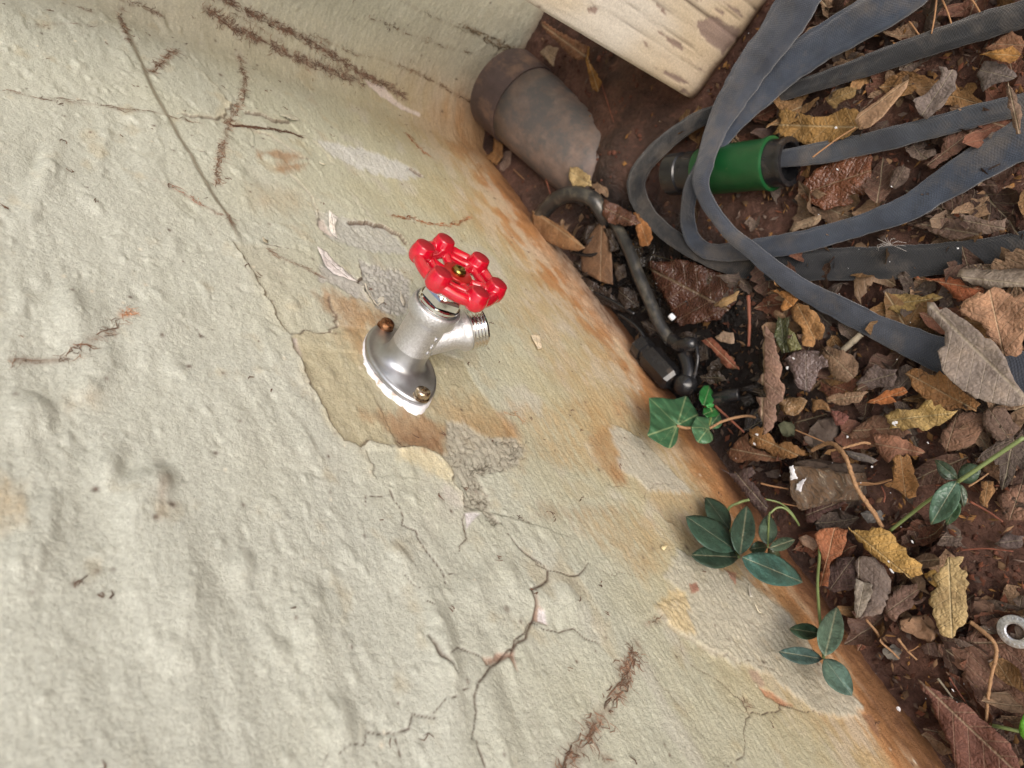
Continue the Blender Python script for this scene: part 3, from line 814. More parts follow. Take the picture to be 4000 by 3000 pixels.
def trace(px, dens=1.0, hl=0.003, w=0.00028, col=(112, 88, 72), core=0.6, gap=0.0, spread=0.0012):
    Q = WP(px)
    seg = np.linalg.norm(np.diff(Q, axis=0), axis=1); cum = np.concatenate([[0], np.cumsum(seg)])
    c0 = lin(col)
    global C
    i = region(Q, 0.012)
    d, _, tt_ = poly_dist(np.stack([S[i], Z[i]], 1), Q)
    brk = sst(-0.25, 0.35, fbm(S[i] * 120, Z[i] * 120, 3, 8) + 0.15)
    C[i] = mix(C[i], c0 * 1.25, np.clip(0.5 * min(dens, 2.2) / 2.0 * np.exp(-(d / (spread * 1.5)) ** 2), 0, 0.6) * brk)
    t = 0.0
    while t < cum[-1]:
        i = min(np.searchsorted(cum, t, 'right') - 1, len(seg) - 1)
        f = (t - cum[i]) / max(seg[i], 1e-9)
        d = (Q[i + 1] - Q[i]) / max(seg[i], 1e-9); nn = np.array([-d[1], d[0]])
        p = Q[i] + (Q[i + 1] - Q[i]) * f
        if perlin(t * 90 + Q[0, 0] * 900, 0.3, 5) + 0.35 * perlin(t * 400, 0.7, 6) > max(gap - 0.75, -0.38):
            cc = c0 * rr.uniform(0.6, 1.5)
            if rr.random() < core:
                o = nn * rr.normal(0, spread * 0.8)
                hair(p + o, p + o + d * rr.uniform(0.003, 0.008) + nn * rr.normal(0, 0.0006), w * rr.uniform(0.4, 0.85), cc, rr.normal(0, 0.15))
            for _ in range(rr.poisson(2.2)):
                a = rr.normal(0, 0.6); sd = rr.choice((-1, 1))
                v = nn * sd * math.cos(a) + d * math.sin(a)
                o = p + nn * rr.normal(0, spread) + d * rr.uniform(-0.002, 0.002)
                hair(o, o + v * hl * rr.uniform(0.3, 1.4), w * rr.uniform(0.25, 0.65), cc * rr.uniform(0.8, 1.6), rr.normal(0, 0.25))
        t += 0.0036 / dens


trace(w1((0, 680), (130, 710), (240, 745), (400, 785), (560, 800), (700, 815), (860, 850), (960, 870), (1060, 885), (1200, 910)), 1.2, 0.0022)
trace(w1((1200, 910), (1380, 935), (1540, 955), (1640, 970)), 1, 0.002, gap=0.8)
trace(w1((1180, 570), (1250, 510), (1330, 430), (1410, 390)), 2.4, 0.0045, w=.0004)
trace(w1((1880, 440), (1900, 540), (1925, 620), (1920, 700), (1905, 780), (1870, 820), (1800, 940), (1780, 1030), (1770, 1110), (1740, 1200), (1710, 1300), (1700, 1450)), 2.4, 0.0042, w=.0004)
trace(w2((0, 970), (150, 980), (320, 1005), (430, 1020), (560, 1060)), 5.0, 0.0024, w=.0006, col=(84, 62, 50), spread=.0008)
trace(w2((560, 1060), (700, 1100)), 1.0, 0.002)
trace(w2((0, 20), (120, 90), (300, 170), (480, 260), (620, 340), (760, 420), (880, 490), (1000, 570), (1100, 620), (1250, 700), (1400, 790)), 5.5, 0.004, w=.0006, spread=.0022)
trace(w2((-200, -70), (0, 20)), 5.0, 0.004, w=.0006, spread=.002)
trace(w2((-190, 70), (0, 200), (130, 270), (300, 350), (440, 430), (600, 510), (760, 550), (900, 610), (1050, 650)), 5.5, 0.005, w=.0006, spread=.003)
trace(w2((0, 110), (160, 180), (300, 270), (400, 330)), 1.2, 0.003, gap=0.5)
trace(w2((620, 270), (800, 350), (950, 420), (1100, 450)), 1.4, 0.003, gap=0.6)
trace(w2((1150, 460), (1300, 510), (1450, 570), (1600, 640), (1800, 760), (1950, 830)), 1.4, 0.0025, w=.0006, gap=0.5, col=(110, 84, 62))
trace(w2((1350, 0), (1500, 90), (1700, 180), (1900, 250)), 1.0, 0.003, gap=0.8, col=(120, 105, 85))
trace(cA((0, 180), (60, 220), (200, 310), (420, 430)), 1.6, 0.003, w=.0007, col=(120, 105, 85), gap=0.4)
trace(cA((90, 220), (240, 290), (350, 350), (430, 400)), 1.6, 0.003, w=.0007, col=(120, 105, 85), gap=0.3)
trace(w2((1060, 130), (1240, 180), (1330, 230), (1500, 290), (1650, 350), (1900, 420)), 0.8, 0.003, w=.0006, gap=0.8, col=(120, 100, 80))
trace(w1((940, 0), (1000, 30), (1080, 30), (1200, 90), (1290, 135)), 2.2, 0.004, w=.0004)
trace(w1((960, 60), (940, 130), (960, 200), (990, 300), (1005, 370)), 2.0, 0.004, w=.0004)
trace(w1((250, 220), (390, 205), (500, 195), (620, 215), (800, 225)), 0.8, 0.0015, gap=0.7)
trace(w1((620, 60), (680, 90), (720, 110)), 2, 0.003)
trace(w3((110, 1225), (250, 1215), (420, 1215), (480, 1220)), 2.2, 0.004)
trace(w3((560, 1150), (620, 1160), (680, 1170)), 4.0, 0.004, spread=.002, w=.0004)
trace(w3((700, 1090), (800, 1050), (880, 990), (930, 930)), 1.8, 0.0035)
trace(w3((960, 880), (1050, 860)), 2.4, 0.004, col=(170, 120, 85))
trace(w2((1380, 1050), (1450, 1130), (1520, 1200), (1600, 1250)), 2.2, 0.003, w=.0005, col=(135, 92, 62))
trace(w8((1300, 105), (1450, 130), (1500, 125), (1600, 170), (1700, 190), (1860, 200), (1990, 160), (2060, 110)), 1.6, 0.0018, w=.0006, col=(140, 92, 60), gap=0.4)
trace(w8((110, 440), (180, 510), (280, 560), (400, 610), (500, 660), (600, 710)), 1.7, 0.0025, gap=0.3)
trace(w8((190, 690), (280, 710), (380, 760)), 1.0, 0.002, gap=0.5)
trace(w7((990, 690), (940, 830), (850, 860), (920, 950), (840, 1040), (780, 1130), (740, 1210), (690, 1290), (600, 1390), (540, 1460), (500, 1530), (440, 1620), (380, 1700)), 3.6, 0.0050, w=.00045, spread=.0022)
trace(w7((1060, 520), (1180, 490)), 1.4, 0.002)
trace(w7((1830, 1130), (1870, 1140)), 2.5, 0.0035)
trace(w7((700, 1580), (760, 1590)), 2.0, 0.003)
trace(w1((1220, 1440), (1310, 1480), (1430, 1540), (1550, 1620)) + w3((1620, 60), (1700, 100)), 1.2, 0.002, gap=0.3, col=(130, 84, 64))
trace(w3((1780, 100), (1810, 190)), 1.5, 0.004)
trace(w5((1900, 10), (2060, 20), (2120, 90)), 1.2, 0.002, col=(140, 96, 60))
for k in range(150):   # single crumbs of rootlet all over
    s0, z0 = rr.uniform(-0.5, 0.28), rr.uniform(-0.23, 0.19)
    if abs(s0) < 0.04 and abs(z0) < 0.04: continue
    a = rr.uniform(0, 3.14)
    for _ in range(rr.integers(1, 4)):
        o = np.array([s0, z0]) + rr.normal(0, 0.001, 2)
        hair(o, o + np.array([math.cos(a), math.sin(a)]) * rr.uniform(0.0012, 0.004), rr.uniform(.0002, .0004), lin((100, 76, 62)) * rr.uniform(0.6, 1.3), rr.normal(0, .2))
        a += rr.normal(0, 0.5)
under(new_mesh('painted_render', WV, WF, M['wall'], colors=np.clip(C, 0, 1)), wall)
o = under(new_mesh('climber_rootlets', np.array(HV), np.array(HF), M['hair'], colors=np.clip(np.array(HC), 0, 1)), wall)
o['kind'] = 'stuff'; o['label'] = 'dark hairy traces of a climber torn off the wall'


def obj_color(o, rgb):
    c = lin(rgb); o.color = (c[0], c[1], c[2], 1.0)
    return o


def flake(px, rgb, lift, tip, amp=0.0006, label=None):
    """a chip of old paint coming loose: hinged on the wall, lifting toward its last points"""
    Q = WP(px)
    c = Q.mean(0); h = np.asarray(WP([tip])[0])
    ax = (h - c) / np.linalg.norm(h - c); span = max((Q - c) @ ax) - min((Q - c) @ ax)
    V, F, U = fill(Q, 0.0016)
    t = np.clip((((V - c) @ ax) - min((Q - c) @ ax)) / span, 0, 1)
    base = surf(V[:, 0], V[:, 1], 0.0006)
    x, y, nx, ny = wall_frame(V[:, 0])
    base += np.stack([nx, ny, 0 * nx], 1) * (lift * t ** 1.6 + amp * fbm(V[:, 0] * 200, V[:, 1] * 200, 2, 3))[:, None]
    o = new_mesh('paint_flake', base, F, M['flake'], uvs=U)
    so = o.modifiers.new('thick', 'SOLIDIFY'); so.thickness = 0.0005
    obj_color(o, rgb)
    under(o, wall)
    return o


def fill(Q, sp, jag=0.0, seed=0, axis=None):
    """triangulate the outline Q with inner points spaced sp; returns verts, faces, uv"""
    r = np.random.default_rng(seed)
    n = len(Q); pts = []
    for i in range(n):
        a, b = Q[i], Q[(i + 1) % n]
        L = np.linalg.norm(b - a); k = max(1, int(L / (sp * 0.8)))
        nn = np.array([-(b - a)[1], (b - a)[0]]) / max(L, 1e-9)
        for j in range(k):
            pts.append(a + (b - a) * j / k + (nn * r.normal(0, jag) if j else 0))
    E = np.array(pts); lo, hi = E.min(0), E.max(0)
    gx = np.arange(lo[0], hi[0], sp); gy = np.arange(lo[1], hi[1], sp * 0.87)
    I = np.array([(x + (0.5 * sp if k % 2 else 0), y) for k, y in enumerate(gy) for x in gx]) if len(gx) and len(gy) else np.zeros((0, 2))
    if len(I):
        I = I + r.normal(0, sp * 0.12, I.shape)
        d, _, _ = poly_dist(I, np.concatenate([E, E[:1]]))
        I = I[inside(I, E) & (d > sp * 0.45)]
    P = [Vector(p) for p in E] + [Vector(p) for p in I]
    res = delaunay_2d_cdt(P, [], [list(range(len(E)))], 1, 1e-7)
    V = np.array([tuple(v) for v in res[0]]); F = [tuple(f) for f in res[2]]
    if axis is None:
        c = V.mean(0); w, e = np.linalg.eigh(np.cov((V - c).T)); ax = e[:, 1]
        a0 = c + ax * ((V - c) @ ax).min()
    else:
        a0 = np.asarray(axis[0]); ax = np.asarray(axis[1]) - a0
        ax = ax / np.linalg.norm(ax)
    L = max(((V - a0) @ ax).max(), 1e-6)
    U = np.stack([((V - a0) @ ax) / L, ((V - a0) @ np.array([-ax[1], ax[0]])) / L], 1)
    return V, F, U


flake(w8((680, 95), (770, 150), (752, 220), (782, 335), (740, 290), (700, 230)), (226, 222, 216), 0.004, w8((690, 100))[0])
flake(w8((545, 490), (640, 518), (720, 585), (840, 675), (960, 765), (880, 742), (740, 700), (640, 620)), (214, 208, 206), 0.0035, w8((700, 560))[0])
flake(w8((30, 375), (95, 380), (90, 410), (40, 410)), (220, 214, 190), 0.002, w8((30, 390))[0])
flake(w2((700, 1265), (740, 1300), (730, 1310), (695, 1285)), (226, 222, 205), 0.002, w2((740, 1310))[0])
flake(w2((480, 900), (545, 940), (470, 950), (380, 930)), (206, 204, 188), 0.003, w2((380, 930))[0])
flake(cQ((285, 1185), (340, 1180), (345, 1280), (320, 1285), (290, 1210)), (228, 212, 186), 0.002, cQ((345, 1280))[0])
flake(w8((1010, 800), (1050, 830), (1130, 950), (1165, 1005), (1120, 980), (1050, 880)), (196, 190, 176), 0.0025, w8((1060, 820))[0])
flake(w8((1370, 850), (1430, 950), (1410, 985), (1380, 920)), (206, 200, 186), 0.002, w8((1370, 850))[0])
flake(w8((1160, 920), (1210, 910), (1215, 960), (1170, 975)), (196, 192, 180), 0.0022, w8((1210, 910))[0])
flake(w7((1820, 240), (1870, 330), (1850, 330)), (206, 202, 190), 0.002, w7((1820, 240))[0])
flake(w7((1870, 405), (1945, 455), (1920, 450)), (206, 202, 184), 0.002, w7((1870, 405))[0])
flake(w9((1380, 1265), (1415, 1285), (1400, 1310), (1375, 1290)), (232, 216, 170), 0.002, w9((1415, 1290))[0])

# ------------------------------------------------------------------ soil
gx = grade([(-30, -1.0, 2.0), (-1.0, -0.42, 0.03), (-0.42, 0.42, 0.0021), (0.42, 1.0, 0.03), (1.0, 30, 2.0)])
gy = grade([(-0.03, 0.36, 0.0021), (0.36, 1.0, 0.02), (1.0, 40, 2.0)])
X, Yv = np.meshgrid(gx, gy, indexing='ij'); X = X.ravel(); Yv = Yv.ravel()
near = sst(0.7, 0.35, np.hypot(X, Yv))


TAIL = G(2420, 690)


def soil_h(x, y):
    x = np.asarray(x, float); y = np.asarray(y, float)
    h = 0.006 * fbm(x * 14, y * 14, 3, 81) + 0.0028 * fbm(x * 60, y * 60, 3, 85)
    h += 0.0022 * np.clip(fbm(x * 110, y * 110, 2, 91), -0.2, 1)
    h -= 0.022 * np.exp(-((x + 0.05) / 0.13) ** 2 - ((y - 0.038) / 0.034) ** 2)
    h += 0.016 * np.exp(-((x - TAIL[0]) / 0.03) ** 2 - ((y - TAIL[1]) / 0.03) ** 2) + 0.010 * np.exp(-((x - TAIL[0] + 0.05) / 0.06) ** 2 - ((y - TAIL[1] - 0.05) / 0.05) ** 2)
    h += 0.010 * sst(0.03, 0.0, y) * sst(-0.1, -0.3, x)
    return h


Zs = ZG + soil_h(X, Yv) * near - 0.004 * (1 - near)
a1 = fbm(X * 18, Yv * 18, 4, 95); a2 = fbm(X * 90, Yv * 90, 3, 97)
SC = lin((106, 76, 64)) + (lin((72, 53, 45)) - lin((106, 76, 64))) * sst(-0.2, 0.4, a1)[:, None]
SC = mix(SC, lin((116, 82, 68)), sst(0.2, 0.5, a2) * 0.6)
wet = np.clip(1.5 * np.exp(-((X + 0.05) / 0.15) ** 2 - ((Yv - 0.04) / 0.062) ** 2), 0, 1)
SC = SC * (1 - 0.92 * np.clip(wet * 1.3, 0, 1))[:, None]
idx = np.arange(len(X)).reshape(len(gx), len(gy))
SF = np.stack([idx[:-1, :-1], idx[1:, :-1], idx[1:, 1:], idx[:-1, 1:]], -1).reshape(-1, 4)
soil = new_mesh('ground', np.stack([X, Yv, Zs], 1), SF, M['soil'], colors=np.clip(SC, 0, 1), extra={'wet': np.clip(wet * 1.8 * sst(-0.3, 0.1, a2 + 0.3), 0, 1)})
tag(soil, 'damp red clay soil at the foot of the wall', None, kind='structure')

# crumbs of clay
ico = bmesh.new(); bmesh.ops.create_icosphere(ico, subdivisions=1, radius=1.0)
IV = np.array([v.co for v in ico.verts]); IF = np.array([[v.index for v in f.verts] for f in ico.faces]); ico.free()
CV, CF, CC = [], [], []
for k in range(2600):
    px, py = rr.uniform(1900, 4150), rr.uniform(-100, 3050)
    p = G(px, py)
    if p[1] < 0.004 or p[0] < -0.39: continue
    crumb = (px > 3600 and 1900 < py < 2400) or (px < 2800 and py < 800) or (px > 3500 and py < 200)
    if not crumb and rr.random() < 0.7: continue
    r0 = rr.uniform(0.0006, 0.0019) * (1.5 if rr.random() < 0.06 else 1)
    v = IV * (1 + 0.28 * rr.normal(0, 1, IV.shape)) * r0 * np.array([1, 1, 0.75])
    b = len(CV) * 12
    CV.append(v + np.array([p[0], p[1], ZG + soil_h(p[0], p[1]) + r0 * 0.25])); CF.append(IF + b)
    CC.append(np.tile(lin((112, 72, 58)) * rr.uniform(0.55, 1.2), (12, 1)))
o = new_mesh('soil_crumbs', np.concatenate(CV), np.concatenate(CF), M['soil'], smooth=False, colors=np.clip(np.concatenate(CC), 0, 1), extra={'wet': np.zeros(len(CV) * 12)})
tag(o, 'loose crumbs of red clay soil', 'soil', kind='stuff')

# ------------------------------------------------------------------ tubes
def catmull(P, n):
    P = np.asarray(P, float); out = []
    Q = np.concatenate([[2 * P[0] - P[1]], P, [2 * P[-1] - P[-2]]])
    for i in range(1, len(Q) - 2):
        for t in np.linspace(0, 1, n, endpoint=False):
            a, b, c, d = Q[i - 1], Q[i], Q[i + 1], Q[i + 2]
            out.append(0.5 * (2 * b + (c - a) * t + (2 * a - 5 * b + 4 * c - d) * t * t + (3 * b - 3 * c + d - a) * t ** 3))
    out.append(Q[-2])
    return np.array(out)


def tube(name, P, R, mat, parent=None, k=10, cap=True, jitter=0.0, seed=0):
    P = np.asarray(P, float); n = len(P); R = np.broadcast_to(np.asarray(R, float), (n,))
    T = np.gradient(P, axis=0); T /= np.linalg.norm(T, axis=1)[:, None]
    up = np.array([0.13, 0.21, 0.97]); V = []
    r = np.random.default_rng(seed)
    for i in range(n):
        s = np.cross(T[i], up); s /= np.linalg.norm(s); u = np.cross(s, T[i])
        for j in range(k):
            a = 2 * math.pi * j / k
            V.append(P[i] + (s * math.cos(a) + u * math.sin(a)) * R[i] * (1 + jitter * r.normal()))
    F = [(i * k + j, i * k + (j + 1) % k, (i + 1) * k + (j + 1) % k, (i + 1) * k + j) for i in range(n - 1) for j in range(k)]
    if cap:
        F += [tuple(range(k - 1, -1, -1)), tuple(range((n - 1) * k, n * k))]
    return new_mesh(name, V, F, mat, parent)


def lathe(name, prof, mat, M4, k=48, parent=None, smooth=True, rmod=None, cap=True):
    """revolve (r, h) about the local z axis of M4"""
    V = []
    for r, h in prof:
        for j in range(k):
            a = 2 * math.pi * j / k
            rr_ = r * (rmod(a) if rmod else 1)
            V.append(M4 @ Vector((rr_ * math.cos(a), rr_ * math.sin(a), h)))
    n = len(prof)
    F = [(i * k + j, i * k + (j + 1) % k, (i + 1) * k + (j + 1) % k, (i + 1) * k + j) for i in range(n - 1) for j in range(k)]
    if cap and prof[0][0] > 1e-6: F.append(tuple(range(k - 1, -1, -1)))
    if cap and prof[-1][0] > 1e-6: F.append(tuple(range((n - 1) * k, n * k)))
    o = new_mesh(name, [tuple(v) for v in V], F, mat, parent, smooth=smooth)
    return o


def sharp(o, deg=35):
    me = o.data
    bm = bmesh.new(); bm.from_mesh(me)
    bmesh.ops.remove_doubles(bm, verts=bm.verts, dist=1e-7)
    bmesh.ops.recalc_face_normals(bm, faces=bm.faces)
    for e in bm.edges:
        if len(e.link_faces) == 2 and e.calc_face_angle(0) > math.radians(deg): e.smooth = False
    bm.to_mesh(me); bm.free()
    return o


def frame(origin, zdir, xdir=(1, 0, 0)):
    z = Vector(zdir).normalized(); x = Vector(xdir); x = (x - z * x.dot(z)).normalized(); y = z.cross(x)
    m = Matrix((x, y, z)).transposed().to_4x4(); m.translation = Vector(origin)
    return m


# ------------------------------------------------------------------ outdoor tap
mm = 0.001
tap = empty('outdoor_tap', (0, 0.001, 0), 'silver outdoor tap with a red six-lobed handwheel screwed to the wall', 'tap')
AX = frame((0, 0.0012, 0), (0, 1, 0), (1, 0, 0))     # local x = wall x, local y = -z world
# flange: pointed oval dish
prof = []
NA = 72
fl_o = lambda a: 1.0 / ((abs(math.cos(a)) / 31.0) ** 1.75 + (abs(math.sin(a)) / 20.8) ** 1.75) ** (1 / 1.75)
V, F = [], []
rings = [(1.0, 0.0), (1.0, 1.8), (0.985, 2.8), (0.955, 3.4), (0.91, 3.5), (0.84, 3.3), (0.72, 3.7)]
core = [(14.2, 4.5), (12.7, 5.7), (11.8, 7.8), (11.3, 10.5), (11.1, 16.0)]
for f, h in rings:
    for j in range(NA):
        a = 2 * math.pi * j / NA
        r = fl_o(a) * f
        V.append(AX @ Vector((r * math.cos(a) * mm, r * math.sin(a) * mm, h * mm)))
nr = len(rings)
F = [(i * NA + j, i * NA + (j + 1) % NA, (i + 1) * NA + (j + 1) % NA, (i + 1) * NA + j) for i in range(nr - 1) for j in range(NA)]
for r, h in core[:1] + core[1:]:
    for j in range(NA):
        a = 2 * math.pi * j / NA
        V.append(AX @ Vector((r * math.cos(a) * mm, r * math.sin(a) * mm, h * mm)))
F += [(i * NA + j, i * NA + (j + 1) % NA, (i + 1) * NA + (j + 1) % NA, (i + 1) * NA + j) for i in range(nr - 1, nr + len(core) - 1) for j in range(NA)]
F.append(tuple(range(NA - 1, -1, -1)))
under(new_mesh('flange', [tuple(v) for v in V], F, M['flange']), tap)
body = lathe('valve_body', [(11.2 * mm, 15.5 * mm), (11.0 * mm, 20 * mm), (11.0 * mm, 33.5 * mm), (11.8 * mm, 35.5 * mm), (13.2 * mm, 37 * mm), (13.9 * mm, 38.4 * mm), (13.9 * mm, 44 * mm),
                            (13.5 * mm, 44.9 * mm), (12.6 * mm, 45.2 * mm), (11.9 * mm, 44.6 * mm), (11.6 * mm, 42.0 * mm), (0.0, 42.0 * mm)], M['cast'], AX, 64)
under(sharp(body, 50), tap)
# outlet branch
OD = Vector((0.0, 17.5, -32.0)).normalized()
OB = frame((0, 0.0195, -0.003), OD, (1, 0, 0))
Lo = 36 * mm
br = lathe('outlet', [(8.8 * mm, 4 * mm), (8.9 * mm, 18 * mm), (9.4 * mm, 21 * mm), (10.8 * mm, 23 * mm), (11.6 * mm, 24.2 * mm), (11.6 * mm, 27.2 * mm), (11.0 * mm, 27.6 * mm)], M['cast'], OB, 48)
under(sharp(br, 50), tap)
thr = []
for i in range(5):
    h = 27.6 + i * 1.9
    thr += [(10.5 * mm, h * mm), (11.9 * mm, (h + 0.6) * mm), (11.9 * mm, (h + 1.0) * mm), (10.5 * mm, (h + 1.6) * mm)]
thr += [(10.4 * mm, 37.6 * mm), (9.2 * mm, 37.6 * mm), (9.0 * mm, 31 * mm), (0.0, 31 * mm)]
th = lathe('hose_thread', thr, M['chrome'], OB, 48)
th.parent = br
# bonnet
HEXR = lambda a: 1.0 / max(math.cos((a % (math.pi / 3)) - math.pi / 6), 0.5) * 0.92
ring = lathe('bonnet_collar', [(11.7 * mm, 41.5 * mm), (11.7 * mm, 46.0 * mm), (11.3 * mm, 46.3 * mm), (11.3 * mm, 46.8 * mm), (11.7 * mm, 47.1 * mm), (11.7 * mm, 47.9 * mm), (11.0 * mm, 48.5 * mm), (0, 48.5 * mm)], M['chrome'], AX, 56)
under(sharp(ring, 40), tap)
nut = lathe('bonnet_nut', [(9.9 * mm, 48.5 * mm), (11.0 * mm, 49.3 * mm), (11.0 * mm, 53.0 * mm), (10.2 * mm, 54.2 * mm), (0, 54.2 * mm)], M['chrome'], AX @ Matrix.Rotation(0.35, 4, 'Z'), 72, rmod=HEXR)
under(sharp(nut, 30), tap)
pk = lathe('packing_nut', [(9.0 * mm, 54.2 * mm), (9.0 * mm, 61.5 * mm), (8.0 * mm, 62.5 * mm), (4.0 * mm, 62.6 * mm), (4.0 * mm, 66 * mm), (0, 66 * mm)], M['chrome'], AX @ Matrix.Rotation(0.2, 4, 'Z'), 72, rmod=lambda a: 1.0 - 0.035 * (abs(math.sin(4 * a)) < 0.25))
under(sharp(pk, 30), tap)
# handwheel, one casting
PH = math.radians(117.5)
V, F = [], []


def add_mesh(v, f):
    b = len(V); V.extend([tuple(q) for q in v]); F.extend([tuple(i + b for i in ff) for ff in f])


def ring_pts(P, Rw, Rh, k=12, closed=False):
    P = np.asarray(P, float); n = len(P)
    if closed: T = np.roll(P, -1, 0) - np.roll(P, 1, 0)
    else: T = np.gradient(P, axis=0)
    T /= np.linalg.norm(T, axis=1)[:, None]
    out = []
    for i in range(n):
        up = np.array([0, 1.0, 0]); s = np.cross(T[i], up); s /= np.linalg.norm(s); u = np.cross(s, T[i])
        for j in range(k):
            a = 2 * math.pi * j / k
            out.append(P[i] + s * math.cos(a) * Rw + u * math.sin(a) * Rh)
    m = n if closed else n - 1
    f = [(i * k + j, ((i + 1) % n) * k + j, ((i + 1) % n) * k + (j + 1) % k, i * k + (j + 1) % k) for i in range(m) for j in range(k)]
    if not closed: f += [tuple(range(k)), tuple(range(n * k - 1, (n - 1) * k - 1, -1))]
    return out, f


def wp(r, a, y):
    return np.array([r * math.cos(a), y, r * math.sin(a)]) * mm


KR = 21.0
ring1 = []
ring2 = []
for i in range(72):
    a = PH + 2 * math.pi * i / 72
    c = math.cos(3 * (a - PH)) ** 2     # 1 at the lobes
    ring1.append(wp(22.0 - 0.7 * (1 - c), a, 66.9 + 0.5 * c))
    ring2.append(wp(14.0 + 1.3 * c, a, 67.0 + 0.5 * c))
add_mesh(*ring_pts(ring1, 3.0 * mm, 3.3 * mm, 12, True))
add_mesh(*ring_pts(ring2, 1.6 * mm, 2.1 * mm, 12, True))
for i in range(6):
    a = PH + i * math.pi / 3
    add_mesh(*ring_pts([wp(r, a, yy) for r, yy in ((6, 65.4), (10, 66.0), (14, 66.8), (18, 67.6), (21, 67.6))], 2.2 * mm, 2.5 * mm, 12))
    # lobe: lathed boss
    kk = 24; prof = [(0.0, 62.6), (3.0, 62.8), (4.9, 63.7), (5.9, 65.4), (6.2, 67.4), (6.0, 69.6), (5.5, 71.6), (5.1, 73.2), (4.9, 73.7), (0.0, 73.7)]
    lv = []
    for r, h in prof:
        for j in range(kk):
            b = 2 * math.pi * j / kk
            lv.append(wp(KR, a, h) + np.array([r * math.cos(b), 0, r * math.sin(b)]) * mm)
    lf = [(p * kk + j, p * kk + (j + 1) % kk, (p + 1) * kk + (j + 1) % kk, (p + 1) * kk + j) for p in range(len(prof) - 1) for j in range(kk)]
    add_mesh(lv, lf)
hubp = [(4.5, 60.5), (7.6, 61.0), (8.6, 62.5), (8.9, 66.0), (8.6, 67.4), (0, 67.5)]
lv = []; kk = 40
for r, h in hubp:
    for j in range(kk):
        b = 2 * math.pi * j / kk; lv.append(wp(r, b, h))
add_mesh(lv, [(p * kk + j, p * kk + (j + 1) % kk, (p + 1) * kk + (j + 1) % kk, (p + 1) * kk + j) for p in range(len(hubp) - 1) for j in range(kk)])
wheel = new_mesh('handwheel', V, F, M['red'])
rm = wheel.modifiers.new('cast', 'REMESH'); rm.mode = 'VOXEL'; rm.voxel_size = 0.00036; rm.use_smooth_shade = True
sm = wheel.modifiers.new('soft', 'SMOOTH'); sm.factor = 0.5; sm.iterations = 2
under(wheel, tap)
for i in range(6):
    a = PH + i * math.pi / 3
    p = wp(KR, a, 73.62)
    d = lathe('lobe_face', [(4.6 * mm, -0.5 * mm), (4.6 * mm, 0.06 * mm), (4.4 * mm, 0.2 * mm), (0, 0.2 * mm)], M['redtop'], frame(p, (0, 1, 0)), 28)
    d.parent = wheel
disc = lathe('label_disc', [(8.0 * mm, 66.6 * mm), (8.0 * mm, 68.2 * mm), (7.8 * mm, 68.3 * mm), (0, 68.3 * mm)], M['disc'], AX, 48)
disc.location = (0, -0.0012, 0); disc.parent = wheel
hs = lathe('wheel_screw', [(3.9 * mm, 66.6 * mm), (4.0 * mm, 67.6 * mm), (3.8 * mm, 68.9 * mm), (3.0 * mm, 69.7 * mm), (1.6 * mm, 70.1 * mm), (0.9 * mm, 69.3 * mm), (0, 69.1 * mm)], M['brass'], AX, 40)
hs.parent = wheel


def text(name, s, size, M4, mat, parent, ext=0.0001):
    cu = bpy.data.curves.new(name, 'FONT'); cu.body = s; cu.size = size; cu.extrude = ext; cu.align_x = 'CENTER'; cu.align_y = 'CENTER'
    cu.resolution_u = 3
    t = bpy.data.objects.new(name + '_tmp', cu); COL.objects.link(t)
    dg = bpy.context.evaluated_depsgraph_get(); me = bpy.data.meshes.new_from_object(t.evaluated_get(dg))
    bpy.data.objects.remove(t)
    me.transform(M4); me.materials.clear(); me.materials.append(mat)
    o = bpy.data.objects.new(name, me); COL.objects.link(o); o.parent = parent
    return o


def on_disc(r, ang, y=67.2):
    """frame on the disc, reading outward-up, ang measured in the wall plane from +x toward +z"""
    p = wp(r, ang, y); out = Vector((math.cos(ang), 0, math.sin(ang)))
    return p, out


# the printed ring reads with its top toward the far upper side of the wheel
TOP = math.atan2(-0.05, -1.0)
for chars, mid, stp, sz, inv in (('ProLine', TOP, 0.30, 2.5, False), ('S', TOP + math.pi - 0.75, 0.2, 1.6, True), ('O', TOP + math.pi + 0.75, 0.2, 1.6, True), ('LEAD FREE', TOP + math.pi, 0.155, 1.2, True)):
    n = len(chars)
    for i, ch in enumerate(chars):
        if ch == ' ': continue
        off = (i - (n - 1) / 2) * stp
        a = mid + (-off if inv else off)
        r = 6.1 if sz > 2 else (5.6 if sz > 1.5 else 6.9)
        p, out = on_disc(r, a)
        up = -out if inv else out
        zd = Vector((0, 1, 0)); xd = up.cross(zd)
        m4 = Matrix((xd, up, zd)).transposed().to_4x4(); m4.translation = Vector(p)
        text('printed_letter', ch, sz * mm, m4, M['print'], wheel, 0.00004)
# cast marks on the body
for ch, z_, ang, sz in (('C', 29.5, 0.30, 4.2), ('8', 24.3, 0.32, 4.6), ('n', 20.2, 0.30, 4.2)):
    a = ang
    out = Vector((math.cos(a), 0, -math.sin(a)))
    p = Vector((0, 0.0012 + z_ * mm, 0)) + out * 10.95 * mm
    up = Vector((0, 1, 0)); xd = up.cross(out)
    m4 = Matrix((xd, up, out)).transposed().to_4x4(); m4.translation = p
    t = text('cast_mark', ch, sz * mm, m4, M['cast'], None, 0.00045)
    under(t, tap)
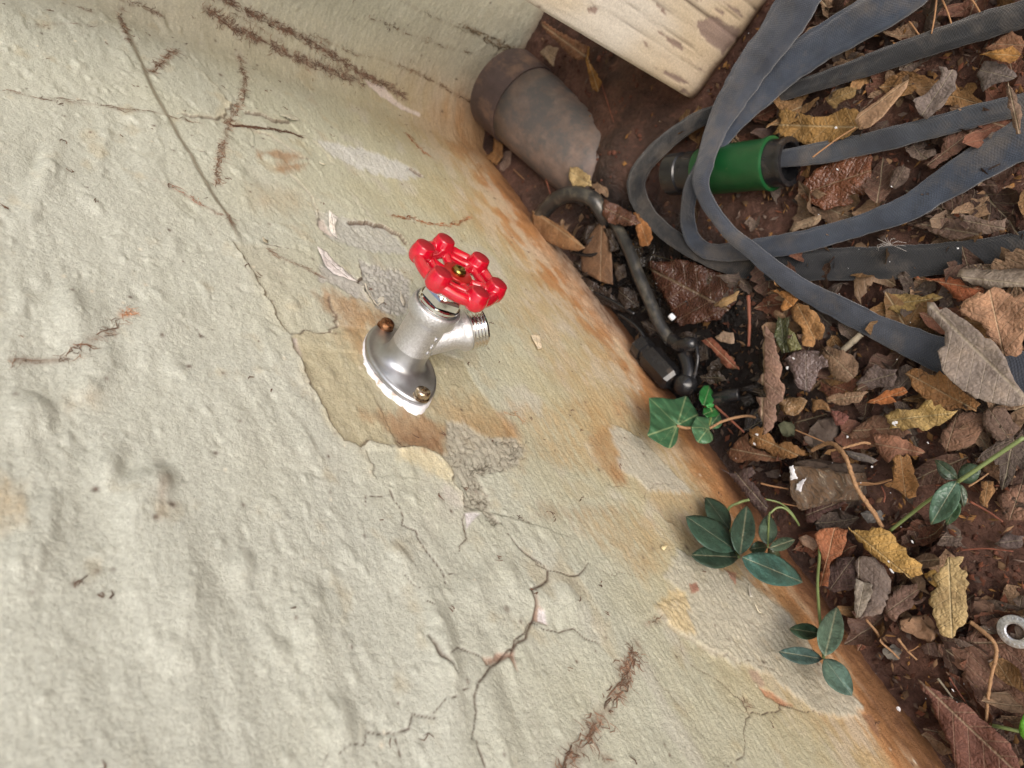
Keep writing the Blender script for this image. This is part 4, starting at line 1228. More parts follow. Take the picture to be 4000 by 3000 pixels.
# screws
for sx, sz_, mt, tilt in ((-27.3, 1.0, 'rusty', 0.15), (27.0, -1.0, 'screwb', -0.12)):
    m4 = frame((sx * mm, 0.0040, sz_ * mm), (tilt, 1, 0.05))
    scr = lathe('fixing_screw', [(4.9 * mm, 0.0), (4.9 * mm, 0.9 * mm), (4.2 * mm, 1.3 * mm), (4.3 * mm, 3.6 * mm), (4.0 * mm, 4.7 * mm), (3.0 * mm, 5.2 * mm), (1.4 * mm, 5.0 * mm), (1.1 * mm, 3.6 * mm), (0, 3.4 * mm)], M[mt], m4, 30)
    under(sharp(scr, 60), tap)
# white caulk smeared round the flange
V, F = [], []
NA2 = 120
for j in range(NA2):
    a = 2 * math.pi * j / NA2
    r0 = fl_o(a)
    # thick on the upper and near side, thin below; a smear runs out past the near screw
    up = max(0, math.sin(-a + 0.0) * 1.0)
    wv = 0.5 + 3.6 * max(0, math.cos(a + 0.9)) ** 1.5 + 2.4 * math.exp(-((a - 0.1) / 0.25) ** 2) + 2.4 * math.exp(-((a - 6.1) / 0.25) ** 2)
    wv *= 1 + 0.9 * float(perlin(a * 4, 0.5, 3)) + 0.5 * float(perlin(a * 13, 1.5, 4))
    wv = max(wv * 0.62, 0.2)
    for f, h in ((-0.8, 2.6), (0.1, 2.4 + 0.5 * float(perlin(a * 9, 2, 6))), (0.5 * wv, 1.3 + 0.4 * float(perlin(a * 11, 3, 7))), (wv, -0.8)):
        r = (r0 + f)
        x_, z_ = r * math.cos(a) * mm, -r * math.sin(a) * mm
        s_ = surf(x_, z_)[0]
        V.append((x_, s_[1] + h * mm if h < 0 else max(s_[1], 0.0) + h * mm * 0.55, z_))
F = [(j * 4 + i, ((j + 1) % NA2) * 4 + i, ((j + 1) % NA2) * 4 + i + 1, j * 4 + i + 1) for j in range(NA2) for i in range(3)]
under(new_mesh('caulk', V, F, M['caulk']), tap)

# ------------------------------------------------------------------ painted post
pb = G(2745, 418)
PX = pb[0]; PY0 = pb[1]
PW, PDEP = 0.098, 0.09
gyp = np.linspace(0, PW, 78); gzp = grade([(0, 0.30, 0.0016), (0.30, 1.9, 0.1)])
V = []; colr = []
PYg, PZg = np.meshgrid(gyp, gzp, indexing='ij'); PYg = PYg.ravel(); PZg = PZg.ravel()
er = np.minimum(np.minimum(PYg, PW - PYg), 0.010)
br_ = np.minimum(PZg, 0.020)
Dp = -0.010 * (1 - np.sqrt(np.clip(1 - (1 - er / 0.010) ** 2, 0, 1))) * 0.35 - 0.012 * (1 - np.sqrt(np.clip(1 - (1 - br_ / 0.020) ** 2, 0, 1)))
Dp = Dp + 0.0004 * fbm(PYg * 300, PZg * 20, 3, 2)
pc = lin((204, 197, 184)) + (lin((194, 182, 160)) - lin((204, 197, 184))) * sst(-0.3, 0.5, fbm(PYg * 25, PZg * 10, 3, 4))[:, None]
pc = mix(pc, lin((184, 156, 118)), sst(0.12, 0.0, PZg + 0.02 * fbm(PYg * 40, PZg * 30, 2, 6)) * 0.55)
pc = mix(pc, lin((88, 58, 40)), sst(0.018, 0.002, PZg + 0.008 * fbm(PYg * 60, PZg * 40, 3, 8)) * 0.95)
pc = mix(pc, lin((100, 70, 48)), sst(PW - 0.010, PW, PYg + 0.004 * fbm(PYg * 60, PZg * 60, 3, 8)) * 0.8)
for yc, w_, z0, z1, dk in ((0.052, 0.0011, 0.004, 0.4, .9), (0.074, 0.0008, 0.01, 0.4, .8), (0.030, 0.0005, 0.03, 0.4, .55), (0.020, 0.0004, 0.0, 0.2, .5), (0.062, 0.0004, 0.02, 0.3, .5), (0.041, 0.0004, 0.05, 0.3, .5), (0.086, 0.0006, 0.02, 0.3, .6)):
    yy = yc + 0.0012 * fbm(PZg * 25, PZg * 0 + yc * 99, 3, 3)
    m = np.exp(-((PYg - yy) / w_) ** 2) * (PZg > z0) * (PZg < z1)
    Dp -= 0.0008 * m; pc = mix(pc, lin((74, 56, 44)), m * dk * 0.9)
def post_yz(px, py):
    r = ray(px, py); p = CAM + r * ((PX - CAM[0]) / r[0])
    return p[1] - PY0, p[2] - ZG - 0.004


worn = np.zeros(len(PYg))
PP = np.stack([PYg, PZg], 1)
for k, q in enumerate((((480, 120), (600, 110), (700, 150), (745, 190), (720, 240), (690, 270), (650, 320), (600, 290), (540, 230), (500, 190)), ((235, 175), (280, 190), (390, 270), (400, 295), (330, 260), (270, 210)),
                       ((150, 235), (190, 245), (225, 285), (190, 275)), ((245, 400), (300, 415), (430, 490), (400, 495), (290, 440)), ((475, 390), (520, 405), (560, 430), (510, 415)), ((570, 40), (650, 70), (640, 85), (590, 60)),
                       ((650, 10), (740, 60), (760, 110), (690, 60)), ((-160, 50), (-100, 55), (-120, 75), (-150, 65)), ((480, 0), (520, 0), (510, 12)))):
    Q = np.array([post_yz(*p) for p in cH(*q)])
    d, _, _ = poly_dist(PP, np.concatenate([Q, Q[:1]]))
    sd = np.where(inside(PP, Q), d, -d) + 0.0035 * fbm(PYg * 160, PZg * 60, 3, 60 + k)
    worn = np.maximum(worn, sst(-0.0004, 0.0004, sd))
worn = np.maximum(worn, sst(0.46, 0.49, fbm(PYg * 120 + 4, PZg * 26, 4, 12)))
pc = mix(pc, lin((138, 118, 108)), worn * 0.92); Dp -= 0.0005 * worn
na, nb_ = len(gyp), len(gzp)
post = empty('timber_post', (PX, PY0, ZG), 'weathered cream painted timber post with cracked flaking paint', 'post')
PV = np.stack([PX + Dp, PY0 + PYg, ZG + 0.004 + PZg], 1)
pid = np.arange(na * nb_).reshape(na, nb_)
PF = np.stack([pid[:-1, :-1], pid[1:, :-1], pid[1:, 1:], pid[:-1, 1:]], -1).reshape(-1, 4)
under(new_mesh('painted_face', PV, PF, M['wall'], colors=np.clip(pc, 0, 1)), post)
under(box('timber_core', (PX - PDEP, PY0 + 0.0008, ZG - 0.005), (PX - 0.0155, PY0 + PW - 0.0008, ZG + 1.9), M['wall'], colors=lin((150, 125, 95))), post)
# rounded arrises closing the face onto the core
for side_y in (0.0, PW):
    ids = np.nonzero(np.isclose(PYg, side_y))[0]
    a = PV[ids]; b = a.copy(); b[:, 0] = PX - 0.02; 
    VV = np.concatenate([a, b]); k = len(ids)
    under(new_mesh('edge', VV, [(i, i + 1, k + i + 1, k + i) for i in range(k - 1)], M['wall'], colors=np.concatenate([np.clip(pc[ids], 0, 1)] * 2)), post)

# ------------------------------------------------------------------ drain pipe stub
p0 = G(1965, 345, 0.018); p1 = G(2390, 705, -0.024)
ax = p1 - p0; Lp = np.linalg.norm(ax); ax /= Lp
pipe = empty('drain_pipe', p0, 'muddy grey brown drain pipe stub half buried in the corner', 'pipe')
fr = frame(p0, ax, (0, 0, 1))
RP = 0.0405
prof = [(RP * 0.90, -0.001), (RP * 1.03, 0.0), (RP * 1.06, 0.003), (RP * 1.045, 0.034), (RP * 1.035, 0.0365)]
under(sharp(lathe('collar', [(RP * 0.8, 0.02)] + prof + [(RP * 0.95, 0.037)], M['collar'], fr, 64), 40), pipe)
under(lathe('pipe_barrel', [(RP * 1.01, 0.035), (RP * 1.005, 0.06), (RP * 0.99, 0.12), (RP * 0.96, Lp * 0.9), (RP * 0.9, Lp), (0, Lp + 0.002)], M['pipe'], fr, 64), pipe)

# ------------------------------------------------------------------ woven hose
def mat_hose():
    m, n, l, b = material('woven_blue_grey_hose')
    uv = n.new('ShaderNodeUVMap'); sx = n.new('ShaderNodeSeparateXYZ'); l.new(uv.outputs[0], sx.inputs[0])
    k = 2 * math.pi / 0.0016
    a = math_node(n, l, 'SINE', math_node(n, l, 'MULTIPLY', sx.outputs[0], k))
    c_ = math_node(n, l, 'SINE', math_node(n, l, 'MULTIPLY', sx.outputs[1], k))
    wv = math_node(n, l, 'MULTIPLY', a, c_)
    t = noise_node(n, l, 38, 4, 0.6); t2 = noise_node(n, l, 700, 3, 0.6)
    oi = n.new('ShaderNodeObjectInfo')
    c = mixc(n, l, 1.0, oi.outputs['Color'], ramp(n, l, t.outputs[0], [(0.3, (0.6, 0.6, 0.62)), (0.5, (1, 1, 1)), (0.72, (1.5, 1.45, 1.38))]), 'MULTIPLY')
    d = noise_node(n, l, 22, 5, 0.7)
    c = mixc(n, l, ramp(n, l, d.outputs[0], [(0.5, (0, 0, 0)), (0.7, (0.7,) * 3)]), c, lin((92, 84, 76)))
    wf = math_node(n, l, 'ADD', math_node(n, l, 'MULTIPLY', wv, 0.2), 1.0)
    vm = n.new('ShaderNodeVectorMath'); vm.operation = 'SCALE'; l.new(c, vm.inputs[0]); l.new(wf, vm.inputs['Scale'])
    l.new(vm.outputs[0], b.inputs['Base Color'])
    setv(b, Roughness=0.75); b.inputs['Specular IOR Level'].default_value = 0.3
    b.inputs['Sheen Weight'].default_value = 0.4
    fo = noise_node(n, l, 90, 3, 0.55)
    h = math_node(n, l, 'ADD', math_node(n, l, 'MULTIPLY', wv, 0.4), math_node(n, l, 'MULTIPLY', t2.outputs[0], 0.6))
    h = math_node(n, l, 'ADD', h, math_node(n, l, 'MULTIPLY', fo.outputs[0], 5.0))
    bump(n, l, b, h, 0.5, 0.0006)
    return m


M['hose'] = mat_hose()


def hose_len(pts, rgb, seed=0, thick=0.28):
    """pts: (px, py, width px, height mm, roll) -> a flattened woven tube lying on the litter"""
    P = np.array([[*p, 0.0][:5] for p in pts], float)
    W3 = np.array([G(p[0], p[1], p[3] * mm) for p in P])
    d2 = np.gradient(P[:, :2], axis=0)
    wid = []
    for i in range(len(P)):
        t = np.gradient(W3, axis=0)[i]; t /= np.linalg.norm(t)
        s = np.cross(t, [0, 0, 1.0]); s /= np.linalg.norm(s)
        e = np.linalg.norm(proj(W3[i] + s * 0.01) - proj(W3[i] - s * 0.01)) / 0.02
        # width as seen across the strand
        v = proj(W3[i] + s * 0.01) - proj(W3[i]); tt = proj(W3[i] + t * 0.01) - proj(W3[i])
        perp = abs(v[0] * tt[1] - v[1] * tt[0]) / np.linalg.norm(tt) / 0.01
        wid.append(P[i, 2] / perp)
    ext = np.concatenate([W3, np.array(wid)[:, None], P[:, 4:5]], 1)
    Q = catmull(ext, 12)
    seg = np.linalg.norm(np.diff(Q[:, :3], axis=0), axis=1); cum = np.concatenate([[0], np.cumsum(seg)])
    nn_ = max(20, int(cum[-1] / 0.0028)); tq = np.linspace(0, cum[-1], nn_)
    Q = np.stack([np.interp(tq, cum, Q[:, i]) for i in range(5)], 1)
    T = np.gradient(Q[:, :3], axis=0); T /= np.linalg.norm(T, axis=1)[:, None]
    k = 28; V, U = [], []
    for i in range(nn_):
        s = np.cross(T[i], [0, 0, 1.0]); s /= np.linalg.norm(s); u = np.cross(s, T[i])
        cr, sr = math.cos(Q[i, 4]), math.sin(Q[i, 4])
        s, u = s * cr + u * sr, u * cr - s * sr
        w = Q[i, 3] / 2; th = max(w * thick, 0.0022)
        for j in range(k):
            a = 2 * math.pi * j / k
            ca, sa = math.cos(a), math.sin(a)
            x_ = np.sign(ca) * abs(ca) ** 0.8 * w
            z_ = np.sign(sa) * abs(sa) ** 0.7 * th
            wr = 0.09 * w * float(perlin(tq[i] * 55 + seed * 7, j * 0.35, seed)) + 0.05 * w * float(perlin(tq[i] * 260, j * 0.22, seed + 3))
            groove = -0.25 * th * math.exp(-((abs(x_) / w - 0.82) / 0.06) ** 2) * (sa > 0)
            V.append(Q[i, :3] + s * (x_ * (1 + 0.07 * float(perlin(tq[i] * 60, 0.5, seed + 5)) + 0.05 * float(perlin(tq[i] * 190, 0.5 + 3 * (ca > 0), seed + 6)))) + u * (z_ + wr * abs(sa) + groove))
            U.append((tq[i], (j if j <= k / 2 else k - j) / (k / 2) * 2 * w))
    F = [(i * k + j, i * k + (j + 1) % k, (i + 1) * k + (j + 1) % k, (i + 1) * k + j) for i in range(nn_ - 1) for j in range(k)]
    F += [tuple(range(k - 1, -1, -1)), tuple(range((nn_ - 1) * k, nn_ * k))]
    o = new_mesh('hose_length', V, F, M['hose'], uvs=U)
    obj_color(o, rgb)
    return under(o, hose)


hose = empty('fabric_hose', tuple(G(2780, 700)), 'flat blue grey woven garden hose looped over the leaf litter', 'hose')
hose_len([(3200, -130, 150, 34), (3119, 0, 145, 34), (3036, 133, 135, 33), (2950, 245, 125, 33), (2877, 358, 112, 33), (2824, 451, 92, 34), (2781, 550, 76, 38), (2751, 649, 64, 44), (2738, 722, 60, 46), (2771, 802, 56, 38), (2851, 908, 58, 28),
          (2930, 974, 66, 26), (3036, 1062, 74, 22), (3149, 1138, 80, 16), (3298, 1213, 92, 13), (3422, 1277, 100, 12), (3546, 1332, 118, 12), (3676, 1384, 138, 11), (3800, 1410, 150, 10), (3944, 1440, 155, 9), (4120, 1490, 160, 8)], (51, 56, 66), 1)
hose_len([(3640, -110, 150, 22), (3479, 10, 150, 22), (3347, 90, 140, 22), (3218, 164, 134, 22), (3099, 244, 128, 23), (2999, 328, 118, 24), (2920, 405, 104, 26), (2850, 490, 84, 28), (2792, 575, 66, 32), (2735, 660, 56, 38), (2696, 750, 54, 36), (2686, 850, 54, 22),
          (2705, 930, 58, 14), (2760, 980, 62, 12), (2850, 985, 72, 12), (2960, 972, 80, 12), (3101, 950, 84, 12), (3248, 914, 84, 12), (3397, 868, 88, 12), (3546, 812, 100, 12), (3650, 745, 116, 11), (3770, 670, 134, 11), (3894, 597, 150, 11), (4000, 542, 160, 11), (4150, 480, 165, 10)], (46, 54, 67), 2)
hose_len([(4150, 20, 115, 14), (4000, 55, 112, 14), (3845, 100, 106, 14), (3646, 164, 92, 13), (3447, 234, 84, 12), (3248, 303, 68, 12), (3099, 350, 60, 12), (2940, 395, 58, 12), (2810, 435, 58, 14), (2698, 484, 60, 16), (2586, 570, 62, 16), (2505, 660, 66, 15),
          (2485, 736, 66, 14), (2519, 822, 64, 13), (2586, 895, 62, 12), (2678, 961, 62, 10), (2798, 1020, 66, 7), (2930, 1047, 84, 6), (3060, 1045, 110, 6), (3198, 1034, 128, 6), (3397, 1029, 132, 6), (3596, 1019, 130, 6), (3795, 994, 118, 6), (4000, 949, 96, 6), (4150, 910, 92, 6)], (29, 31, 35), 3)
hose_len([(3040, 622, 62, 20), (3090, 614, 70, 19), (3248, 590, 82, 13), (3447, 547, 84, 12), (3646, 497, 82, 12), (3845, 443, 84, 12), (3990, 410, 86, 12), (4150, 360, 86, 12)], (50, 55, 63), 4, 0.4)
# green coupling at the end of the hose
q0 = G(2622, 683, 0.020); q1 = G(3096, 630, 0.020)
axc = q1 - q0; Lc = np.linalg.norm(axc); fc = frame(q0, axc, (0, 0, 1))
pxw = np.linalg.norm(proj(G(2860, 655, 0.02) + np.array([0, 0, 0.01])) - proj(G(2860, 655, 0.02))) / 0.01
RCp = 0.0165
tl = Lc
coup = lathe('hose_coupling', [(RCp * 0.93, tl * 0.27), (RCp * 1.0, tl * 0.275), (RCp * 1.06, tl * 0.30), (RCp * 1.06, tl * 0.80), (RCp * 1.13, tl * 0.83), (RCp * 1.13, tl * 0.855), (RCp * 1.0, tl * 0.86)], M['green'], fc, 48)
under(sharp(coup, 40), hose)
c1 = lathe('tap_end', [(0, tl * 0.02), (RCp * 0.6, tl * 0.02), (RCp * 0.62, 0), (RCp * 0.95, 0), (RCp * 0.97, tl * 0.02), (RCp * 0.97, tl * 0.12), (RCp * 0.90, tl * 0.13), (RCp * 0.90, tl * 0.17), (RCp * 0.97, tl * 0.18), (RCp * 0.97, tl * 0.28)], M['black'], fc, 40)
under(sharp(c1, 40), hose)
c2 = lathe('collar', [(RCp * 1.0, tl * 0.85), (RCp * 1.0, tl * 0.86), (RCp * 0.95, tl * 0.93), (RCp * 1.0, tl * 0.95), (RCp * 1.02, tl * 0.965), (RCp * 1.0, tl * 0.985), (RCp * 0.9, tl * 0.99), (RCp * 0.78, tl * 0.985), (RCp * 0.74, tl * 0.9), (0, tl * 0.9)], M['black'], fc, 48)
under(sharp(c2, 50), hose)

# ------------------------------------------------------------------ irrigation tubing
irr = empty('irrigation_tube', tuple(G(2500, 1100)), 'black irrigation tubing with elbow and tee fittings at the wall foot', 'tubing')


def gpath(pts, h, n=8):
    hs = h if isinstance(h, (list, tuple)) else [h] * len(pts)
    return catmull([G(*p, hh * mm) for p, hh in zip(pts, hs)], n)


under(tube('tube_length', gpath(cQ((330, 460), (360, 390), (450, 300), (560, 262), (680, 290), (745, 370), (790, 450)), [4, 14, 20, 22, 19, 12, 2]), 0.0072, M['tube'], k=16), irr)
under(tube('tube_length', gpath(cQ((820, 440), (850, 480), (930, 640), (990, 800), (1060, 960), (1120, 1100), (1180, 1195), (1230, 1235)), [2, 9, 12, 12, 11, 10, 8, 7]), 0.0050, M['tube'], k=16), irr)
under(tube('elbow', gpath(cQ((1190, 1200), (1250, 1240), (1320, 1232), (1340, 1250)), [7, 8, 9, 4]), 0.0056, M['black'], k=16), irr)
fa, fb = G(*cQ((985, 1230))[0], 0.012), G(*cQ((1210, 1480))[0], 0.010)
fm = frame(fa, fb - fa, (0, 0, 1)); Lf = np.linalg.norm(fb - fa)
tee = lathe('tee_fitting', [(0.0075, 0), (0.0095, 0.001), (0.0095, Lf * 0.22), (0.0078, Lf * 0.23), (0.0078, Lf * 0.32), (0.0105, Lf * 0.33), (0.0105, Lf * 0.93), (0.0085, Lf)], M['black'], fm, 6, smooth=False)
under(tee, irr)
gm = G(*cQ((1290, 1500))[0], 0.008)
bj = lathe('ball_joint', [(0, -0.009), (0.0055, -0.0075), (0.0088, -0.003), (0.0092, 0.0), (0.0086, 0.004), (0.006, 0.0072), (0, 0.0088)], M['black'], frame(gm, (0.2, 0.3, 0.9)), 24)
under(bj, irr)
under(tube('tube_length', gpath(cQ((1280, 1300), (1310, 1400), (1300, 1480)), [4, 6, 8]), 0.0058, M['black'], k=14), irr)
under(tube('tube_length', gpath(cQ((1440, 1610), (1560, 1570), (1640, 1560)), [4, 5, 3]), 0.0050, M['black'], k=14), irr)
gq = G(*cQ((235, 440))[0], 0.010); gq2 = G(*cQ((330, 500))[0], 0.004)
ef = lathe('hex_end', [(0.004, 0), (0.0082, 0.0002), (0.0092, 0.002), (0.0092, 0.012), (0.0075, 0.0135), (0.0072, 0.02)], M['greyfit'], frame(gq, gq2 - gq + np.array([0, 0, -0.006]), (0, 0, 1)), 6, smooth=False)
under(ef, irr)


# ------------------------------------------------------------------ leaves
NL = [0]


def traced(name, px, rgb, label, h=6.0, mat='leaf', crumple=3.0, curl=0.0, tilt=(0, 0), axis=None, cat='leaf', group=None, sp=0.0026, jag=0.00045, ref=None, wave=0.0, yplane=None, freq=55, roll=0.0, parent=None):
    """a leaf whose outline is given by its corner points; lies at height h mm above the soil (or before the wall at yplane)"""
    NL[0] += 1; sd = NL[0]
    if yplane is None:
        Q3 = np.array([G(*p, h * mm) for p in px]); Q = Q3[:, :2]
    else:
        Q3 = np.array([Y(*p, yplane) for p in px]); Q = Q3[:, [0, 2]]
    A = None
    if axis is not None:
        A = [Q[axis[0]], Q[axis[1]]]
    V, F, U = fill(Q, sp, jag, sd, A)
    c = V.mean(0); d = V - c
    ext = np.abs(d).max()
    z = crumple * mm * (fbm(V[:, 0] * freq + sd, V[:, 1] * freq, 2, sd) + 0.5 * (0.5 - np.abs(fbm(V[:, 0] * freq * 2.2, V[:, 1] * freq * 2.2 + sd, 2, sd + 3))))
    z += curl * mm * (U[:, 1] / max(np.abs(U[:, 1]).max(), 1e-6)) ** 2
    z += roll * mm * (U[:, 0] - 0.5) ** 2 * 4
    z += wave * mm * np.sin(U[:, 0] * 11 + np.sign(U[:, 1])) * np.abs(U[:, 1]) / max(np.abs(U[:, 1]).max(), 1e-6)
    z += (tilt[0] * d[:, 0] + tilt[1] * d[:, 1])
    z -= 0.5 * mm * np.exp(-(U[:, 1] / 0.03) ** 2)
    if yplane is None:
        P = np.concatenate([V, np.full((len(V), 1), ZG + h * mm)], 1)
    else:
        P = np.stack([V[:, 0], np.full(len(V), yplane), V[:, 1]], 1)
    R_ = P - CAM
    P = P + R_ * (z / R_[:, 2 if yplane is None else 1])[:, None]
    if yplane is None:
        low = P[:, 2] < ZG + soil_h(P[:, 0], P[:, 1]) + 0.0008
        P[low] += R_[low] * ((ZG + soil_h(P[low, 0], P[low, 1]) + 0.0010 - P[low, 2]) / R_[low, 2])[:, None]
    else:
        P[:, 1] = np.maximum(P[:, 1], 0.004)
    org = P.mean(0) if parent is None else np.zeros(3)
    o = new_mesh(name, P - org, F, M[mat], uvs=U)
    if parent is None:
        o.location = org
        tag(o, label, cat, group)
    else:
        under(o, parent)
        if label: o['label'] = label
    so = o.modifiers.new('thick', 'SOLIDIFY'); so.thickness = 0.00035; so.offset = 0
    obj_color(o, rgb)
    return o


def dull(rgb, v=0.86, sat=0.86):
    c = np.array(rgb, float); g = c.mean()
    return tuple((g + (c - g) * sat) * v)


TL = lambda px, rgb, label, **k: traced('dry_leaf', px, dull(rgb), label, **k)
TL(cZ((525, 425), (590, 430), (640, 500), (700, 475), (760, 520), (860, 580), (1000, 690), (1060, 760), (1110, 765), (1150, 800), (1250, 940), (1330, 1150), (1422, 1270), (1470, 1350), (1400, 1385), (1300, 1395), (1180, 1370), (970, 1320), (940, 1290), (860, 1250), (740, 1150), (660, 1050), (635, 930), (620, 880), (690, 830), (690, 700), (650, 660), (600, 600), (530, 540)),
   (146, 130, 118), 'large smooth grey leaf lying across the lowest hose strand', h=26, mat='leaf_smooth', crumple=1.0, curl=5, axis=(0, 13), jag=.0002)
TL(cZ((860, 420), (1000, 330), (1100, 310), (1230, 310), (1330, 390), (1430, 330), (1520, 480), (1500, 640), (1422, 760), (1400, 900), (1350, 935), (1240, 930), (1160, 800), (1110, 760), (1060, 740), (1080, 690), (980, 600), (900, 560), (830, 500), (780, 520), (840, 460)),
   (186, 138, 104), 'broad tan toothed leaf with dark splits beside the grey leaf', h=20, crumple=4, jag=.0008, axis=(11, 2))
TL(cZ((400, 200), (600, 210), (740, 190), (830, 210), (900, 280), (1040, 310), (920, 390), (850, 420), (770, 390), (700, 300), (620, 240)), (172, 92, 54), 'rust orange pointed leaf below the dark hose', h=14, crumple=4, wave=2, axis=(0, 5))
TL(cZ((830, 125), (1422, 125), (1560, 130), (1560, 280), (1422, 290), (1300, 290), (1060, 300), (930, 260), (800, 190)), (150, 134, 118), 'rolled grey leaf like a strip of bark under the dark hose', h=20, mat='leaf_smooth', crumple=1.5, curl=-8, axis=(8, 3))
TL(cZ((200, 350), (330, 345), (480, 380), (580, 340), (680, 380), (560, 420), (500, 480), (400, 500), (300, 530), (160, 500)), (146, 118, 64), 'olive brown folded leaf between the two lower hose strands', h=10, crumple=4, wave=2)
TL(cZ((320, 1090), (440, 1040), (500, 1060), (540, 1100), (640, 1060), (760, 1180), (900, 1290), (1020, 1370), (980, 1440), (800, 1410), (650, 1420), (480, 1310), (380, 1200)), (172, 120, 70), 'ochre lobed leaf tucked under the large grey leaf', h=14, mat='leaf_spot', crumple=5, jag=.0007)
L7 = TL(cZ((130, 1480), (250, 1410), (440, 1420), (480, 1370), (570, 1330), (590, 1390), (650, 1370), (700, 1430), (810, 1430), (760, 1480), (640, 1570), (480, 1620), (400, 1590), (300, 1620), (180, 1600)), (196, 162, 96), 'crumpled yellow leaf splashed with white paint', h=18, mat='leaf_spot', crumple=6, jag=.0008, freq=75)
TL(cZ((-40, 1360), (0, 1330), (150, 1240), (300, 1210), (345, 1260), (300, 1290), (180, 1290), (240, 1350), (130, 1370)), (184, 108, 56), 'small orange curled leaf left of the ochre lobed leaf', h=16, crumple=4, curl=5)
TL(cD((890, 1400), (1040, 1250), (1100, 1290), (1220, 1290), (1190, 1420), (1040, 1440), (920, 1460)), (112, 94, 88), 'dark grey four-cornered leaf below the diagonal hose', h=14, crumple=3, curl=4)
TL(cG((690, 220), (760, 150), (920, 50), (1000, 60), (1200, 170), (1240, 200), (1170, 240), (900, 240), (700, 260)), (132, 94, 72), 'flat brown leaf half under the paint splashed yellow leaf', h=9, crumple=1.5)
TL(cG((1470, 280), (1540, 150), (1640, 30), (1850, 20), (1850, 180), (1790, 290), (1650, 350), (1540, 360)), (142, 104, 82), 'flat reddish brown leaf right of the paint splashed leaf', h=11, crumple=1.5, axis=(7, 2))
TL(cG((905, 215), (1060, 220), (1200, 260), (1360, 370), (1280, 400), (1100, 390), (1040, 460), (960, 380), (920, 280)), (160, 108, 82), 'crumpled pinkish tan leaf above the ochre one', h=14, crumple=5, freq=80)
TL(cG((1100, 400), (1200, 380), (1240, 440), (1260, 560), (1290, 620), (1280, 750), (1220, 770), (1130, 700), (1000, 650), (1080, 620), (1070, 500)), (172, 120, 68), 'crumpled ochre leaf with a torn lower edge', h=15, mat='leaf_spot', crumple=6, freq=80, jag=.0006)
TL(cG((690, 1010), (730, 1050), (900, 1010), (1050, 1050), (1140, 1170), (1200, 1250), (1290, 1310), (1340, 1420), (1240, 1460), (1100, 1400), (950, 1290), (860, 1220), (760, 1110)), (206, 160, 84), 'bright yellow speckled leaf slanting down the middle of the litter', h=18, mat='leaf_spot', crumple=5, jag=.0007, axis=(0, 8), freq=75)
TL(cK((1550, 90), (1620, 0), (1740, 0), (1700, 70), (1760, 110), (1755, 520), (1650, 640), (1550, 600), (1490, 450), (1465, 370), (1480, 280), (1545, 230), (1500, 160)), (200, 170, 114), 'pale yellow leaf with a toothed edge and grey spots', h=18, mat='leaf_spot', crumple=3, jag=.0007, axis=(1, 6))
TL(cG((1340, 1420), (1440, 1380), (1480, 1480), (1475, 1560), (1400, 1500)), (196, 152, 72), 'small yellow leaf tip between the two yellow leaves', h=16, mat='leaf_spot', crumple=3)
TL(cK((890, 30), (920, 0), (1040, 0), (1110, 70), (1170, 180), (1165, 280), (1110, 400), (1090, 450), (960, 470), (910, 490), (930, 440), (990, 340), (1025, 220), (890, 170)), (124, 106, 96), 'smooth grey brown oval leaf with one side folded over', h=16, mat='leaf_smooth', crumple=1.5, curl=-4, axis=(1, 9))
TL(cK((890, 170), (1025, 220), (1010, 300), (960, 420), (890, 480), (880, 350)), (162, 150, 134), 'pale folded underside of the oval grey leaf', h=19, mat='leaf_smooth', crumple=1, curl=2)
TL(cK((660, 120), (750, 0), (880, 0), (890, 200), (860, 260), (720, 280), (640, 240)), (102, 78, 72), 'dark purple brown leaf close to the foot of the wall', h=12, crumple=4)
TL(cG((400, 1080), (440, 1040), (600, 1015), (690, 1040), (670, 1160), (630, 1260), (540, 1320), (520, 1530), (440, 1530), (470, 1300), (430, 1180)), (174, 104, 66), 'curled rust brown leaf beside the thin green stem', h=17, crumple=5, curl=5)
TL(cK((1120, 350), (1250, 220), (1370, 210), (1390, 270), (1330, 340), (1450, 320), (1250, 440), (1200, 510), (1130, 470)), (134, 102, 88), 'brown leaf with a curled stalk below the oval grey leaf', h=12, crumple=3)
TL(cX((850, 500), (1040, 470), (1180, 400), (1300, 310), (1420, 270), (1659, 330), (1780, 500), (1780, 1100), (1659, 1150), (1480, 1200), (1340, 1200), (1230, 1140), (1140, 1050), (1190, 980), (1110, 900), (1090, 840), (1110, 760), (1010, 690), (900, 620)), (132, 94, 76), 'very large ribbed brown leaf under the metal washer', h=9, crumple=4, axis=(0, 6), jag=.0007, wave=2)
TL(cX((670, 830), (760, 900), (880, 950), (1000, 1020), (1140, 1080), (1250, 1200), (1380, 1290), (1500, 1400), (1600, 1560), (1660, 1760), (1040, 1760), (980, 1480), (900, 1300), (830, 1130), (770, 980), (700, 920)), (126, 80, 66), 'big reddish brown leaf standing along the foot of the wall', h=22, crumple=3, axis=(0, 9), curl=-4, jag=.0005)
TL(cY((370, 470), (470, 560), (520, 780), (570, 920), (540, 1050), (600, 1150), (580, 1280), (500, 1330), (510, 1500), (450, 1600), (350, 1659), (370, 1600), (310, 1420), (330, 1350), (285, 1240), (400, 1250), (370, 1130), (300, 1080), (370, 980), (360, 900), (360, 750)), (154, 118, 100), 'long pinkish brown lobed leaf pointing at the ivy', h=22, crumple=3, axis=(0, 10), jag=.0004)
TL(cY((660, 290), (740, 230), (850, 260), (940, 340), (1025, 530), (1000, 620), (930, 640), (900, 710), (790, 690), (780, 500), (680, 400)), (182, 130, 76), 'folded ochre leaf just below the diagonal hose', h=15, crumple=5, wave=3)
